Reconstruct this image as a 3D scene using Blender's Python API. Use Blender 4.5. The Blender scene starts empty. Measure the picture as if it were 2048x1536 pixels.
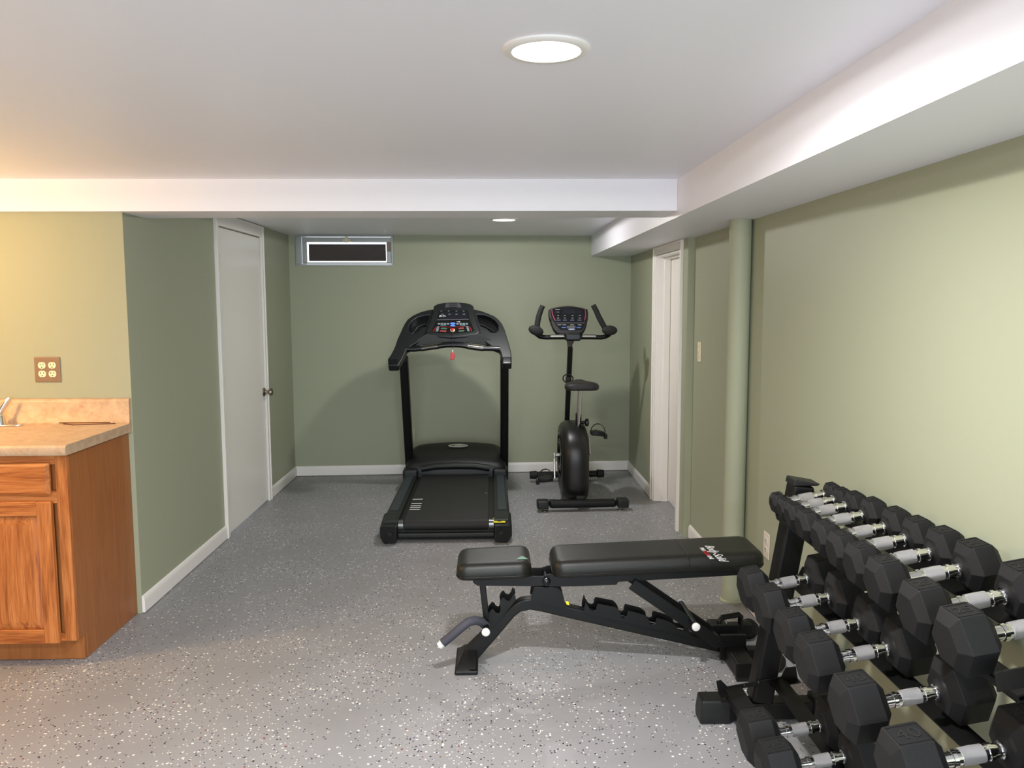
import bpy, bmesh, math, random
from mathutils import Vector, Matrix
random.seed(7)
S = bpy.context.scene
COL = S.collection
PI = math.pi

# ------------------------------------------------------------------ camera
CF, CPI, CYA, CRO, CH = 1635.0, .1011, .0247, -.00365, 1.46
fwd = Vector((math.sin(CYA)*math.cos(CPI), math.cos(CYA)*math.cos(CPI), -math.sin(CPI)))
rt0 = Vector((math.cos(CYA), -math.sin(CYA), 0)); up0 = rt0.cross(fwd)
rt = rt0*math.cos(CRO) + up0*math.sin(CRO); up = up0*math.cos(CRO) - rt0*math.sin(CRO)
CAM = Vector((0, 0, CH))
cd = bpy.data.cameras.new('camera'); cam = bpy.data.objects.new('camera', cd); COL.objects.link(cam)
cd.sensor_width = 36.0; cd.lens = CF/2048*36.0; cd.clip_start = .05
m3 = Matrix((rt, up, -fwd)).transposed()
cam.matrix_world = Matrix.Translation(CAM) @ m3.to_4x4()
S.camera = cam

# ------------------------------------------------------------------ view, world
S.view_settings.view_transform = 'Standard'; S.view_settings.look = 'None'
S.view_settings.gamma = 1.0; S.view_settings.exposure = 0.0; S.view_settings.use_curve_mapping = False
w = bpy.data.worlds.new('world'); S.world = w; w.use_nodes = True
w.node_tree.nodes['Background'].inputs[0].default_value = (.85, .93, 1, 1)
w.node_tree.nodes['Background'].inputs[1].default_value = 4.0

# ------------------------------------------------------------------ lamps the room has, plus an added daylight lamp
def lin(c):
    return tuple(((v/255)/12.92 if v/255 <= .04045 else ((v/255+.055)/1.055)**2.4) for v in c)
def disk_light(name, loc, size, power, col, spread=170):
    l = bpy.data.lights.new(name, 'AREA'); l.shape = 'DISK'; l.size = size; l.energy = power; l.color = col
    l.spread = math.radians(spread)
    o = bpy.data.objects.new(name, l); COL.objects.link(o); o.location = loc
    return o
WHITE = (1.0, .98, .97)
LAMPS = [(.122, 1.83, 52, .75, .22), (.087, 5.517, 25, .28, 1.4), (.15, -1.6, 38, .85, 1.0), (-1.05, .35, 40, .75, .7)]
for i, (x, y, p, af, sf) in enumerate(LAMPS):      # x, y, watts, share of the flat diffuser, share of its domed edge
    disk_light('downlight_lamp', (x, y, 1.989), .13, p*af, WHITE)
    pl = bpy.data.lights.new('downlight_dome', 'SPOT'); pl.energy = p*sf; pl.color = WHITE; pl.shadow_soft_size = .035
    pl.spot_size = math.radians(179); pl.spot_blend = .02
    po = bpy.data.objects.new('downlight_dome', pl); COL.objects.link(po); po.location = (x, y, 1.984)
# cool daylight lamp added behind the camera to brighten the beam and ceiling
dl = bpy.data.lights.new('added_daylight', 'AREA'); dl.shape = 'RECTANGLE'; dl.size = 2.2; dl.size_y = 1.7; dl.energy = 128; dl.color = (.80, .89, 1.0)
do = bpy.data.objects.new('added_daylight', dl); COL.objects.link(do); do.location = (.1, -3.1, 1.0); do.rotation_euler = (math.radians(90), 0, 0)
wl = bpy.data.lights.new('kitchen_lamp', 'POINT'); wl.energy = 54; wl.color = (1.0, .58, .20); wl.shadow_soft_size = .07
wo = bpy.data.objects.new('kitchen_lamp', wl); COL.objects.link(wo); wo.location = (-2.75, 2.75, 1.72)

# ------------------------------------------------------------------ pixel -> point on a real plane (2048 x 1536 frame)
def P(x, y, X=None, Y=None, Z=None):
    d = fwd + rt*((x-1024)/CF) - up*((y-768)/CF)
    if Y is not None: t = Y/d.y
    elif Z is not None: t = (Z-CH)/d.z
    else: t = X/d.x
    return CAM + d*t
def PP(x, y, p0, n):
    d = fwd + rt*((x-1024)/CF) - up*((y-768)/CF)
    t = (Vector(p0)-CAM).dot(n)/d.dot(n)
    return CAM + d*t

# ------------------------------------------------------------------ materials
MATS = {}
def mat(name, col, rough=.5, metal=0.0, bump=0, bscale=200, spec=.5, coat=0, emit=None, estr=0):
    if name in MATS: return MATS[name]
    m = bpy.data.materials.new(name); m.use_nodes = True
    nt = m.node_tree; b = nt.nodes['Principled BSDF']
    b.inputs['Base Color'].default_value = (*lin(col), 1)
    b.inputs['Roughness'].default_value = rough; b.inputs['Metallic'].default_value = metal
    b.inputs['Specular IOR Level'].default_value = spec
    if coat: b.inputs['Coat Weight'].default_value = coat
    if emit:
        b.inputs['Emission Color'].default_value = (*emit, 1); b.inputs['Emission Strength'].default_value = estr
    if bump:
        tc = nt.nodes.new('ShaderNodeTexCoord'); n = nt.nodes.new('ShaderNodeTexNoise'); n.inputs['Scale'].default_value = bscale
        bp = nt.nodes.new('ShaderNodeBump'); bp.inputs['Strength'].default_value = bump; bp.inputs['Distance'].default_value = .002
        nt.links.new(tc.outputs['Object'], n.inputs['Vector']); nt.links.new(n.outputs['Fac'], bp.inputs['Height'])
        nt.links.new(bp.outputs['Normal'], b.inputs['Normal'])
    MATS[name] = m
    return m
def ramp(nt, fac, stops):
    r = nt.nodes.new('ShaderNodeValToRGB')
    while len(r.color_ramp.elements) < len(stops): r.color_ramp.elements.new(.5)
    for e, (p, c) in zip(r.color_ramp.elements, stops): e.position = p; e.color = (*lin(c), 1)
    nt.links.new(fac, r.inputs['Fac']); return r.outputs['Color']

def floor_material():
    m = bpy.data.materials.new('flake_epoxy_floor'); m.use_nodes = True; nt = m.node_tree; N = nt.nodes; L = nt.links
    b = N['Principled BSDF']; tc = N.new('ShaderNodeTexCoord')
    def mth(op, a, bb, c=None):
        n = N.new('ShaderNodeMath'); n.operation = op
        for i, v in enumerate((a, bb, c)):
            if v is None: continue
            if isinstance(v, (int, float)): n.inputs[i].default_value = v
            else: L.new(v, n.inputs[i])
        return n.outputs[0]
    big = N.new('ShaderNodeTexNoise'); big.inputs['Scale'].default_value = 2.6; big.inputs['Detail'].default_value = 3
    L.new(tc.outputs['Object'], big.inputs['Vector'])
    base = ramp(nt, big.outputs['Fac'], [(.3, (141, 141, 143)), (.7, (151, 151, 153))])
    wob = N.new('ShaderNodeTexNoise'); wob.inputs['Scale'].default_value = 260; wob.inputs['Detail'].default_value = 1
    L.new(tc.outputs['Object'], wob.inputs['Vector'])
    cur = base
    for (scale, thr, keep, colr, seed) in ((78, .31, .925, (236, 234, 228), 0.0), (122, .30, .95, (226, 224, 216), 3.7), (92, .31, .925, (40, 40, 44), 7.3), (84, .27, .972, (50, 56, 92), 11.1), (70, .25, 1.0, (120, 60, 44), 17.1)):
        mp = N.new('ShaderNodeMapping'); mp.inputs['Location'].default_value = (seed, seed*1.3, 0)
        mx = N.new('ShaderNodeVectorMath'); mx.operation = 'MULTIPLY_ADD'
        L.new(wob.outputs['Color'], mx.inputs[0]); mx.inputs[1].default_value = (.004, .004, .0); L.new(tc.outputs['Object'], mx.inputs[2])
        L.new(mx.outputs[0], mp.inputs['Vector'])
        v = N.new('ShaderNodeTexVoronoi'); v.voronoi_dimensions = '2D'; v.inputs['Scale'].default_value = scale
        L.new(mp.outputs[0], v.inputs['Vector'])
        sep = N.new('ShaderNodeSeparateColor'); L.new(v.outputs['Color'], sep.inputs[0])
        # flake present where the cell's random exceeds a threshold that varies over the floor (uneven scatter)
        kk = mth('MULTIPLY_ADD', big.outputs['Fac'], -.27, keep+.135)
        pres = mth('GREATER_THAN', sep.outputs[0], kk)
        size = mth('MULTIPLY_ADD', sep.outputs[1], thr*.75, thr*.45)
        ins = mth('LESS_THAN', v.outputs['Distance'], size)
        f = mth('MULTIPLY', pres, ins)
        mix = N.new('ShaderNodeMix'); mix.data_type = 'RGBA'; L.new(f, mix.inputs[0]); L.new(cur, mix.inputs[6]); mix.inputs[7].default_value = (*lin(colr), 1)
        cur = mix.outputs[2]
    L.new(cur, b.inputs['Base Color']); b.inputs['Roughness'].default_value = .38; b.inputs['Specular IOR Level'].default_value = .35
    rn = ramp(nt, big.outputs['Fac'], [(.3, (165, 165, 165)), (.7, (185, 185, 185))]); L.new(rn, b.inputs['Roughness'])
    bn = N.new('ShaderNodeTexNoise'); bn.inputs['Scale'].default_value = 14; L.new(tc.outputs['Object'], bn.inputs['Vector'])
    bp = N.new('ShaderNodeBump'); bp.inputs['Strength'].default_value = .12; bp.inputs['Distance'].default_value = .01
    L.new(bn.outputs['Fac'], bp.inputs['Height']); L.new(bp.outputs['Normal'], b.inputs['Normal'])
    return m
def oak(name, axis, tones=((142, 76, 32), (180, 106, 52), (202, 130, 72)), scale=1.0):
    m = bpy.data.materials.new(name); m.use_nodes = True; nt = m.node_tree; N = nt.nodes; L = nt.links; b = N['Principled BSDF']
    tc = N.new('ShaderNodeTexCoord'); mp = N.new('ShaderNodeMapping')
    s = [22*scale]*3; s['XYZ'.index(axis)] = 1.6*scale
    mp.inputs['Scale'].default_value = s; L.new(tc.outputs['Object'], mp.inputs['Vector'])
    n1 = N.new('ShaderNodeTexNoise'); n1.inputs['Scale'].default_value = 1.6; n1.inputs['Detail'].default_value = 8; n1.inputs['Distortion'].default_value = 1.2
    L.new(mp.outputs[0], n1.inputs['Vector'])
    mp2 = N.new('ShaderNodeMapping'); s2 = [160]*3; s2['XYZ'.index(axis)] = 6; mp2.inputs['Scale'].default_value = s2
    L.new(tc.outputs['Object'], mp2.inputs['Vector'])
    n2 = N.new('ShaderNodeTexNoise'); n2.inputs['Scale'].default_value = 2; n2.inputs['Detail'].default_value = 3; L.new(mp2.outputs[0], n2.inputs['Vector'])
    mix = N.new('ShaderNodeMath'); mix.operation = 'MULTIPLY_ADD'; L.new(n2.outputs['Fac'], mix.inputs[0]); mix.inputs[1].default_value = .6
    L.new(n1.outputs['Fac'], mix.inputs[2])
    c = ramp(nt, mix.outputs[0], [(.58, tones[0]), (.78, tones[1]), (1.0, tones[2])])
    L.new(c, b.inputs['Base Color']); b.inputs['Roughness'].default_value = .38
    bp = N.new('ShaderNodeBump'); bp.inputs['Strength'].default_value = .15; bp.inputs['Distance'].default_value = .001
    L.new(n2.outputs['Fac'], bp.inputs['Height']); L.new(bp.outputs['Normal'], b.inputs['Normal'])
    return m
def laminate():
    m = bpy.data.materials.new('beige_stone_laminate'); m.use_nodes = True; nt = m.node_tree; N = nt.nodes; L = nt.links; b = N['Principled BSDF']
    tc = N.new('ShaderNodeTexCoord'); n = N.new('ShaderNodeTexNoise'); n.inputs['Scale'].default_value = 26; n.inputs['Detail'].default_value = 10; n.inputs['Distortion'].default_value = .6; n.inputs['Roughness'].default_value = .65
    L.new(tc.outputs['Object'], n.inputs['Vector'])
    L.new(ramp(nt, n.outputs['Fac'], [(.3, (178, 146, 116)), (.5, (196, 166, 136)), (.70, (206, 182, 152))]), b.inputs['Base Color'])
    b.inputs['Roughness'].default_value = .42
    return m
def paint(name, col, rough=.55, bump=.12, scale=60):
    return mat(name, col, rough, 0, bump, scale, spec=.3)
GREEN = paint('sage_green_paint', (165, 169, 145), .5)
CEIL = paint('white_ceiling_paint', (243, 243, 250), .42)
TRIM = paint('white_trim_paint', (242, 238, 233), .32, .05)
DOORW = paint('white_door_paint', (241, 238, 230), .3, .06, 25)
BLK = mat('satin_black_steel', (6, 6, 6), .45, 0, .1, 400, spec=.35)
BLKG = mat('gloss_black_plastic', (15, 15, 17), .22)
CHAR = mat('charcoal_plastic', (20, 24, 25), .42)
CHARD = mat('dark_plastic', (17, 18, 18), .5)
RUB = mat('black_rubber', (26, 26, 26), .6, 0, .25, 350, spec=.35)
BELT = mat('belt_rubber', (24, 24, 24), .65, 0, .3, 600)
STRIP = mat('ribbed_grey_rubber', (44, 54, 58), .6, 0, .3, 500)
VINYL = mat('black_vinyl', (23, 23, 20), .40, 0, .3, 500, spec=.45)
CHROME = mat('chrome', (225, 225, 225), .12, 1.0)
KNURL = mat('knurled_chrome', (190, 190, 192), .34, 1.0, .9, 1500)
STEEL = mat('brushed_steel', (170, 168, 160), .3, 1.0)
GREY = mat('grey_plastic', (120, 120, 118), .5)
WCAP = mat('white_plastic_cap', (225, 225, 222), .35)
FOAM = mat('grey_foam_grip', (62, 62, 72), .7)
RED = mat('red_plastic', (190, 28, 30), .35)
REDP = mat('red_print', (150, 30, 40), .5)
BLUE = mat('blue_button', (90, 130, 215), .4)
YEL = mat('yellow_label', (238, 226, 40), .5)
WHT = mat('white_print', (225, 225, 225), .5)
GRYP = mat('grey_print', (120, 130, 132), .5)
GRNP = mat('green_print', (70, 100, 80), .5)
BRASS = mat('brass_hinge', (215, 195, 140), .3, 1.0)
NICK = mat('satin_nickel', (150, 140, 125), .28, 1.0)
IVORY = mat('ivory_plastic', (236, 228, 196), .4)
IVORYW = mat('white_plate_plastic', (228, 218, 204), .4)
ALU = mat('window_aluminium', (150, 152, 150), .4, .6)
BOARD = mat('dark_window_board', (112, 102, 100), .8)
COPPER = mat('bronze_plate', (148, 122, 100), .4, .25)
TEAL = mat('green_sticker', (110, 150, 130), .5)
SLOT = mat('dark_slot', (20, 18, 16), .7)
LENS = mat('lit_lens', (255, 255, 255), .5, emit=(1, .97, .93), estr=6)
OAKV = oak('oak_vertical', 'Z'); OAKH = oak('oak_horizontal', 'X')
OAKS = oak('oak_veneer_side', 'Z', ((150, 90, 46), (158, 97, 50), (166, 105, 58)), 1.0)
LAM = laminate(); FLOOR = floor_material()

# ------------------------------------------------------------------ mesh helpers
class MB:
    def __init__(s): s.bm = bmesh.new()
    def box(s, x0, x1, y0, y1, z0, z1, M=None):
        vs = [Vector((x, y, z)) for x in (x0, x1) for y in (y0, y1) for z in (z0, z1)]
        if M: vs = [M @ v for v in vs]
        b = [s.bm.verts.new(v) for v in vs]
        for f in ((0,1,3,2),(4,6,7,5),(0,4,5,1),(2,3,7,6),(0,2,6,4),(1,5,7,3)): s.bm.faces.new([b[i] for i in f])
        return s
    def rings(s, rings, cap=True, close=False):
        R = [[s.bm.verts.new(v) for v in r] for r in rings]; n = len(R[0])
        for a, b in zip(R[:-1], R[1:]):
            for i in range(n): s.bm.faces.new((a[i], a[(i+1)%n], b[(i+1)%n], b[i]))
        if close:
            a, b = R[-1], R[0]
            for i in range(n): s.bm.faces.new((a[i], a[(i+1)%n], b[(i+1)%n], b[i]))
        elif cap:
            s.bm.faces.new(R[0][::-1]); s.bm.faces.new(R[-1])
        return s
    def prism(s, pts, vec):
        vec = Vector(vec); pts = [Vector(p) for p in pts]
        return s.rings([pts, [p+vec for p in pts]])
    def prism_holes(s, outer, holes, vec):
        vec = Vector(vec); tmp = bmesh.new(); edges = []
        for loop in [outer]+holes:
            vs = [tmp.verts.new(p) for p in loop]
            edges += [tmp.edges.new((vs[i], vs[(i+1)%len(vs)])) for i in range(len(vs))]
        bmesh.ops.triangle_fill(tmp, edges=edges, use_beauty=True, use_dissolve=False)
        tmp.verts.ensure_lookup_table()
        A = [s.bm.verts.new(v.co) for v in tmp.verts]; B = [s.bm.verts.new(v.co+vec) for v in tmp.verts]
        for f in tmp.faces:
            ix = [v.index for v in f.verts]; s.bm.faces.new([A[i] for i in ix]); s.bm.faces.new([B[i] for i in ix[::-1]])
        k = 0
        for loop in [outer]+holes:
            n = len(loop)
            for i in range(n): s.bm.faces.new((A[k+i], A[k+(i+1)%n], B[k+(i+1)%n], B[k+i]))
            k += n
        tmp.free(); return s
    def lathe(s, prof, o, ax, seg=20, a0=0):
        ax = Vector(ax).normalized(); u = ax.orthogonal().normalized(); v = ax.cross(u); o = Vector(o)
        return s.rings([[o+ax*h+(u*math.cos(2*PI*i/seg+a0)+v*math.sin(2*PI*i/seg+a0))*max(r, 1e-4) for i in range(seg)] for h, r in prof])
    def cyl(s, a, b, r, r2=None, seg=16):
        a, b = Vector(a), Vector(b); return s.lathe([(0, r), ((b-a).length, r if r2 is None else r2)], a, b-a, seg)
    def tube(s, pts, r, seg=12, closed=False, flat=1.0, upv=None):
        pts = [Vector(p) for p in pts]; R = []; n = len(pts); prev = None
        for i, p in enumerate(pts):
            a = pts[i-1] if (i > 0 or closed) else pts[0]; b = pts[(i+1)%n] if (i < n-1 or closed) else pts[-1]
            t = (b-a).normalized()
            if prev is None: u = (upv.cross(t).normalized() if upv else t.orthogonal().normalized())
            else: u = (prev-t*prev.dot(t)).normalized()
            prev = u; v = t.cross(u); rr = r[i] if isinstance(r, (list, tuple)) else r
            R.append([p+(u*math.cos(2*PI*k/seg)+v*math.sin(2*PI*k/seg)*flat)*rr for k in range(seg)])
        return s.rings(R, close=closed)
    def beam(s, a, b, wy, wn, yax=(0, 1, 0)):
        """rectangular bar a->b, size wy along yax and wn across"""
        a, b = Vector(a), Vector(b); t = (b-a).normalized(); y = Vector(yax); y = (y-t*y.dot(t)).normalized(); n = t.cross(y)
        q = [y*wy/2+n*wn/2, -y*wy/2+n*wn/2, -y*wy/2-n*wn/2, y*wy/2-n*wn/2]
        return s.rings([[a+k for k in q], [b+k for k in q]])
def obj(name, mb, m, parent=None, bev=0, seg=2, smooth=False, sub=0, ang=35):
    bm = mb.bm; bmesh.ops.recalc_face_normals(bm, faces=bm.faces)
    off = Vector((0, 0, 0))
    if parent is not None:
        p = parent
        while p.parent: p = p.parent
        off = p.location.copy()
    for v in bm.verts: v.co -= off
    me = bpy.data.meshes.new(name); bm.to_mesh(me); bm.free()
    me.materials.append(m); o = bpy.data.objects.new(name, me); COL.objects.link(o); o.parent = parent
    if bev:
        md = o.modifiers.new('bevel', 'BEVEL'); md.width = bev; md.segments = seg; md.limit_method = 'ANGLE'; md.angle_limit = math.radians(ang); md.harden_normals = False
    if sub:
        md = o.modifiers.new('sub', 'SUBSURF'); md.levels = sub; md.render_levels = sub
    if smooth or bev:
        me.polygons.foreach_set('use_smooth', [True]*len(me.polygons))
        md = o.modifiers.new('wn', 'WEIGHTED_NORMAL') if bev else None
        if not bev:
            try: me.set_sharp_from_angle(angle=math.radians(ang))
            except Exception: pass
    return o
def thing(name, label, cat, loc, group=None):
    o = bpy.data.objects.new(name, None); COL.objects.link(o); o.location = loc; o.empty_display_size = .1
    o['label'] = label; o['category'] = cat
    if group: o['group'] = group
    return o
def tag(o, label, cat, group=None):
    o['label'] = label; o['category'] = cat
    if group: o['group'] = group
    return o
def struct(name, mb, m, label=None, parent=None, **k):
    o = obj(name, mb, m, parent, **k)
    if parent is None: o['kind'] = 'structure'
    if label: o['label'] = label
    return o
def text(name, body, size, M, m, parent, ext=.0004, shear=0, bold=0, sx=1.0):
    c = bpy.data.curves.new(name, 'FONT'); c.body = body; c.size = size; c.extrude = ext; c.align_x = 'CENTER'; c.align_y = 'CENTER'
    c.shear = shear; c.offset = bold
    t = bpy.data.objects.new(name+'_tmp', c); COL.objects.link(t)
    bpy.context.view_layer.update()
    me = bpy.data.meshes.new_from_object(t.evaluated_get(bpy.context.evaluated_depsgraph_get()))
    bpy.data.objects.remove(t); bpy.data.curves.remove(c)
    p = parent
    while p.parent: p = p.parent
    me.transform(Matrix.Translation(-p.location) @ M @ Matrix.Diagonal((sx, 1, 1, 1)))
    me.materials.clear(); me.materials.append(m); me.name = name
    o = bpy.data.objects.new(name, me); COL.objects.link(o); o.parent = parent
    return o
def frame(o, x, y):
    x = Vector(x).normalized(); y = Vector(y); y = (y-x*y.dot(x)).normalized(); z = x.cross(y)
    M = Matrix((x, y, z)).transposed().to_4x4(); M.translation = Vector(o); return M
def ell(cx, cy, rx, ry, n=24, a=0):
    return [(cx+rx*math.cos(2*PI*i/n)*math.cos(a)-ry*math.sin(2*PI*i/n)*math.sin(a), cy+rx*math.cos(2*PI*i/n)*math.sin(a)+ry*math.sin(2*PI*i/n)*math.cos(a)) for i in range(n)]

# ================================================================== ROOM
XS, XN, XD, XL = .841, 1.22, 1.18, -1.656
ZC, ZS, ZB, YB, YB2, YK = 2.003, 1.834, 1.8625, 3.725, 4.03, 3.775
BKL, BKR = 6.815, 6.943
def yback(x): return BKL+(BKR-BKL)*(x-XL)/(XD-XL)
YF, XW = -3.2, -4.6          # behind the camera / kitchen side
struct('floor', MB().box(XW, 1.6, YF, 7.3, -.1, 0), FLOOR)
struct('ceiling', MB().box(XW, 1.6, YF, 7.3, ZC, ZC+.1), CEIL)
struct('trim_1', MB().box(XW, XS-.001, YB, YB2, ZB, ZC+.02), CEIL, 'white boxed ceiling beam across the room')
struct('trim_2', MB().box(XS, 1.5, YF, 7.2, ZS, ZC+.03), CEIL, 'white boxed soffit along the right wall')
# back wall with the high window opening
WX0, WX1, WZ = -1.60, -.808, 1.752
def bw(x0, x1, z0, z1): return [Vector((x0, yback(x0), z0)), Vector((x1, yback(x1), z0)), Vector((x1, 7.2, z0)), Vector((x0, 7.2, z0))], (0, 0, z1-z0)
mb = MB()
for a in ((XL-.1, 1.45, 0, WZ), (XL-.1, WX0, WZ, ZC+.02), (WX1, 1.45, WZ, ZC+.02)): mb.prism(*bw(*a))
struct('wall_back', mb, GREEN)
# left closet wall with door opening
D1A, D1B, D1H = 5.045, 5.955, 1.918
mb = MB().box(XL-.12, XL, YK, D1A-.001, 0, ZC+.02).box(XL-.12, XL, D1B+.001, 6.9, 0, ZC+.02).box(XL-.12, XL, D1A-.01, D1B+.01, D1H+.001, ZC+.02)
struct('wall_left', mb, GREEN)
struct('wall_kitchen', MB().box(XW, XL-.1201, YK, YK+.12, 0, ZC+.02).box(XL-.1202, XL-.0001, YK-.0005, YK+.1, 0, ZC+.02), GREEN)
# right wall: farther part (door) stands 4 cm proud
D2A, D2B, D2H = 5.10, 5.85, 1.775
mb = MB().box(XN, XN+.1, YF, 4.93, 0, ZC+.02)
mb.box(XD, XD+.14, 4.92, D2A-.001, 0, ZC+.02).box(XD, XD+.14, D2B+.001, 7.0, 0, ZC+.02).box(XD, XD+.14, D2A-.01, D2B+.01, D2H+.001, ZC+.02)
struct('wall_right', mb, GREEN)
struct('wall_front', MB().box(XW, 1.6, YF-.1, YF, -.05, ZC+.05), GREEN)
struct('wall_far_left', MB().box(XW-.1, XW, YF, 4.0, -.05, ZC+.05), GREEN)
# baseboards (profiled: flat board with stepped, rounded cap)
def baseboard(name, a, b, nrm):
    a, b = Vector((*a, 0)), Vector((*b, 0)); n = Vector((*nrm, 0)).normalized()
    prof = [(0, .004), (.014, .004), (.014, .062), (.011, .067), (.011, .073), (.007, .080), (.003, .084), (0, .084)]
    r = [[p+n*d+Vector((0, 0, z)) for d, z in prof] for p in (a, b)]
    o = struct(name, MB().rings(r), TRIM, bev=.0012)
baseboard('baseboard_left', (XL, YK-.002), (XL, 4.985), (1, 0))
baseboard('baseboard_left_far', (XL, 6.015), (XL, BKL), (1, 0))
baseboard('baseboard_back', (XL, yback(XL)), (XD, yback(XD)), (.045, -1))
baseboard('baseboard_right_far', (XD, 5.915), (XD, yback(XD)), (-1, 0))
baseboard('baseboard_right', (XN, YF), (XN, 4.905), (-1, 0))
# round painted steel column against the right wall
col = obj('support_column', MB().lathe([(0, .058), (.008, .0575), (.012, .051), (ZS-.004, .051), (ZS-.0005, .0525)], (1.166, 3.845, 0), (0, 0, 1), 40), GREEN, smooth=True)
col['kind'] = 'structure'; col.name = 'trim_3'; col['label'] = 'round sage green pipe column against the right wall'
g = struct('gap_shade_strip', MB().box(1.214, 1.2195, 3.892, 3.902, 0, ZS-.001), mat('gap_shade', (28, 30, 28), .8), 'dark strip for the shaded gap between the round column and the wall')  # shade of the crevice beside the column, put in as a dark strip

#
# ---- door 1 (flush white slab, closed, brass hinges, round knob)
d1 = bpy.data.objects.new('door_1', None); COL.objects.link(d1); d1.location = (XL, 5.5, 0); d1['kind'] = 'structure'; d1['label'] = 'white flush closet door in the left wall'
obj('door_slab', MB().box(XL-.035, XL+.002, D1A+.004, D1B-.004, .012, D1H-.004), DOORW, d1, bev=.0015)
CW = .058
obj('casing', MB().box(XL-.001, XL+.016, D1A-CW, D1A-.003, 0, ZC-.002).box(XL-.001, XL+.016, D1B+.003, D1B+CW, 0, ZC-.002).box(XL-.001, XL+.016, D1A-.003, D1B+.003, D1H+.003, ZC-.002)
    .box(XL+.012, XL+.021, D1A-CW, D1A-CW+.018, 0, ZC-.004).box(XL+.012, XL+.021, D1B+CW-.018, D1B+CW, 0, ZC-.004).box(XL+.012, XL+.021, D1A-CW+.018, D1B+CW-.018, ZC-.02, ZC-.004), TRIM, d1, bev=.003)
obj('jamb', MB().box(XL-.10, XL-.04, D1A-.0005, D1A+.02, 0, D1H).box(XL-.10, XL-.04, D1B-.02, D1B+.0005, 0, D1H), TRIM, d1)
for z in (1.70, .96, .235):
    h = obj('hinge', MB().box(XL+.002, XL+.004, D1A+.006, D1A+.03, z-.045, z+.045), BRASS, d1)
    mb = MB()
    for k in range(5): mb.cyl((XL+.008, D1A+.002, z-.045+k*.018), (XL+.008, D1A+.002, z-.045+k*.018+.0165), .006, seg=12)
    mb.lathe([(0, .007), (.004, .007), (.008, .002)], (XL+.008, D1A+.002, z+.046), (0, 0, 1), 12)
    obj('hinge_barrel', mb, BRASS, h, smooth=True)
kb = P(528, 784, X=XL+.004)
obj('door_knob', MB().lathe([(0, .032), (.004, .032), (.010, .026), (.014, .013), (.032, .012), (.038, .022), (.046, .0265), (.056, .0265), (.064, .022), (.068, .012)], (XL+.002, kb.y, kb.z), (1, 0, 0), 28), NICK, d1, smooth=True)
# ---- door 2 (recessed white door in the right wall)
d2 = bpy.data.objects.new('door_2', None); COL.objects.link(d2); d2.location = (XD, 5.5, 0); d2['kind'] = 'structure'; d2['label'] = 'recessed white door in the right wall'
obj('door_slab', MB().box(XD+.098, XD+.135, D2A+.004, D2B-.004, .012, D2H-.004), DOORW, d2, bev=.0015)
obj('jamb', MB().box(XD-.004, XD+.139, D2A-.0005, D2A+.012, 0, D2H).box(XD-.004, XD+.139, D2B-.012, D2B+.0005, 0, D2H).box(XD-.004, XD+.139, D2A, D2B, D2H-.012, D2H)
    .box(XD+.05, XD+.095, D2A+.01, D2A+.024, 0, D2H-.01).box(XD+.05, XD+.095, D2B-.024, D2B-.01, 0, D2H-.01).box(XD+.05, XD+.095, D2A+.01, D2B-.01, D2H-.024, D2H-.01), TRIM, d2, bev=.002)
mb = MB()
for (a, b) in ((D2A-.062, D2A-.004), (D2B+.004, D2B+.062)):
    mb.box(XD-.014, XD+.001, a, b, 0, ZS-.001)
mb.box(XD-.014, XD+.001, D2A-.003, D2B+.003, D2H+.004, ZS-.001)
mb.box(XD-.020, XD-.012, D2A-.062, D2A-.044, 0, ZS-.001).box(XD-.020, XD-.012, D2B+.044, D2B+.062, 0, ZS-.001).box(XD-.020, XD-.012, D2A-.044, D2B+.044, ZS-.016, ZS-.001)
obj('casing', mb, TRIM, d2, bev=.003)

# ---- unseen patio door frame, added to go with the daylight lamp
mb = MB()
for q in ((-1.08, -1.0, 0, 1.93), (1.2, 1.28, 0, 1.93), (.06, .14, .12, 1.85)): mb.box(q[0], q[1], YF-.001, YF+.05, q[2], q[3])
mb.box(-1.0, 1.2, YF-.001, YF+.05, 1.85, 1.93).box(-1.0, 1.2, YF-.001, YF+.05, 0, .12)
struct('added_door_frame', mb, TRIM, 'white patio door frame added around the daylight lamp behind the camera')
# ---- window 1
w1 = bpy.data.objects.new('window_1', None); COL.objects.link(w1); yw = yback(-1.2); w1.location = (-1.2, yw, WZ); w1['kind'] = 'structure'; w1['label'] = 'small high basement window in the back wall'
def wp(x0, x1, z0, z1, d0, d1):   # board parallel to the slanted back wall, depth range d0..d1 (positive = into the wall)
    return [Vector((x0, yback(x0)+d0, z0)), Vector((x1, yback(x1)+d0, z0)), Vector((x1, yback(x1)+d1, z0)), Vector((x0, yback(x0)+d1, z0))], (0, 0, z1-z0)
mb = MB()
for a in ((WX0, WX1, WZ, WZ+.016), (WX0, WX1, ZC-.012, ZC), (WX0, WX0+.045, WZ+.016, ZC-.012), (WX1-.016, WX1, WZ+.016, ZC-.012)): mb.prism(*wp(*a, -.008, .07))
obj('window_frame', mb, ALU, w1, bev=.002)
SX0, SX1, SZ0, SZ1 = WX0+.05, WX1-.02, WZ+.019, ZC-.016
mb = MB()
for a in ((SX0, SX1, SZ0, SZ0+.012), (SX0, SX1, SZ1-.040, SZ1), (SX0, SX0+.036, SZ0+.012, SZ1-.040), (SX1-.036, SX1, SZ0+.012, SZ1-.040)): mb.prism(*wp(*a, .008, .035))
obj('sash', mb, ALU, w1, bev=.002)
GL = bpy.data.materials.new('window_glass'); GL.use_nodes = True; gb = GL.node_tree.nodes['Principled BSDF']
gb.inputs['Transmission Weight'].default_value = 1; gb.inputs['Roughness'].default_value = .02; gb.inputs['IOR'].default_value = 1.05
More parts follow.
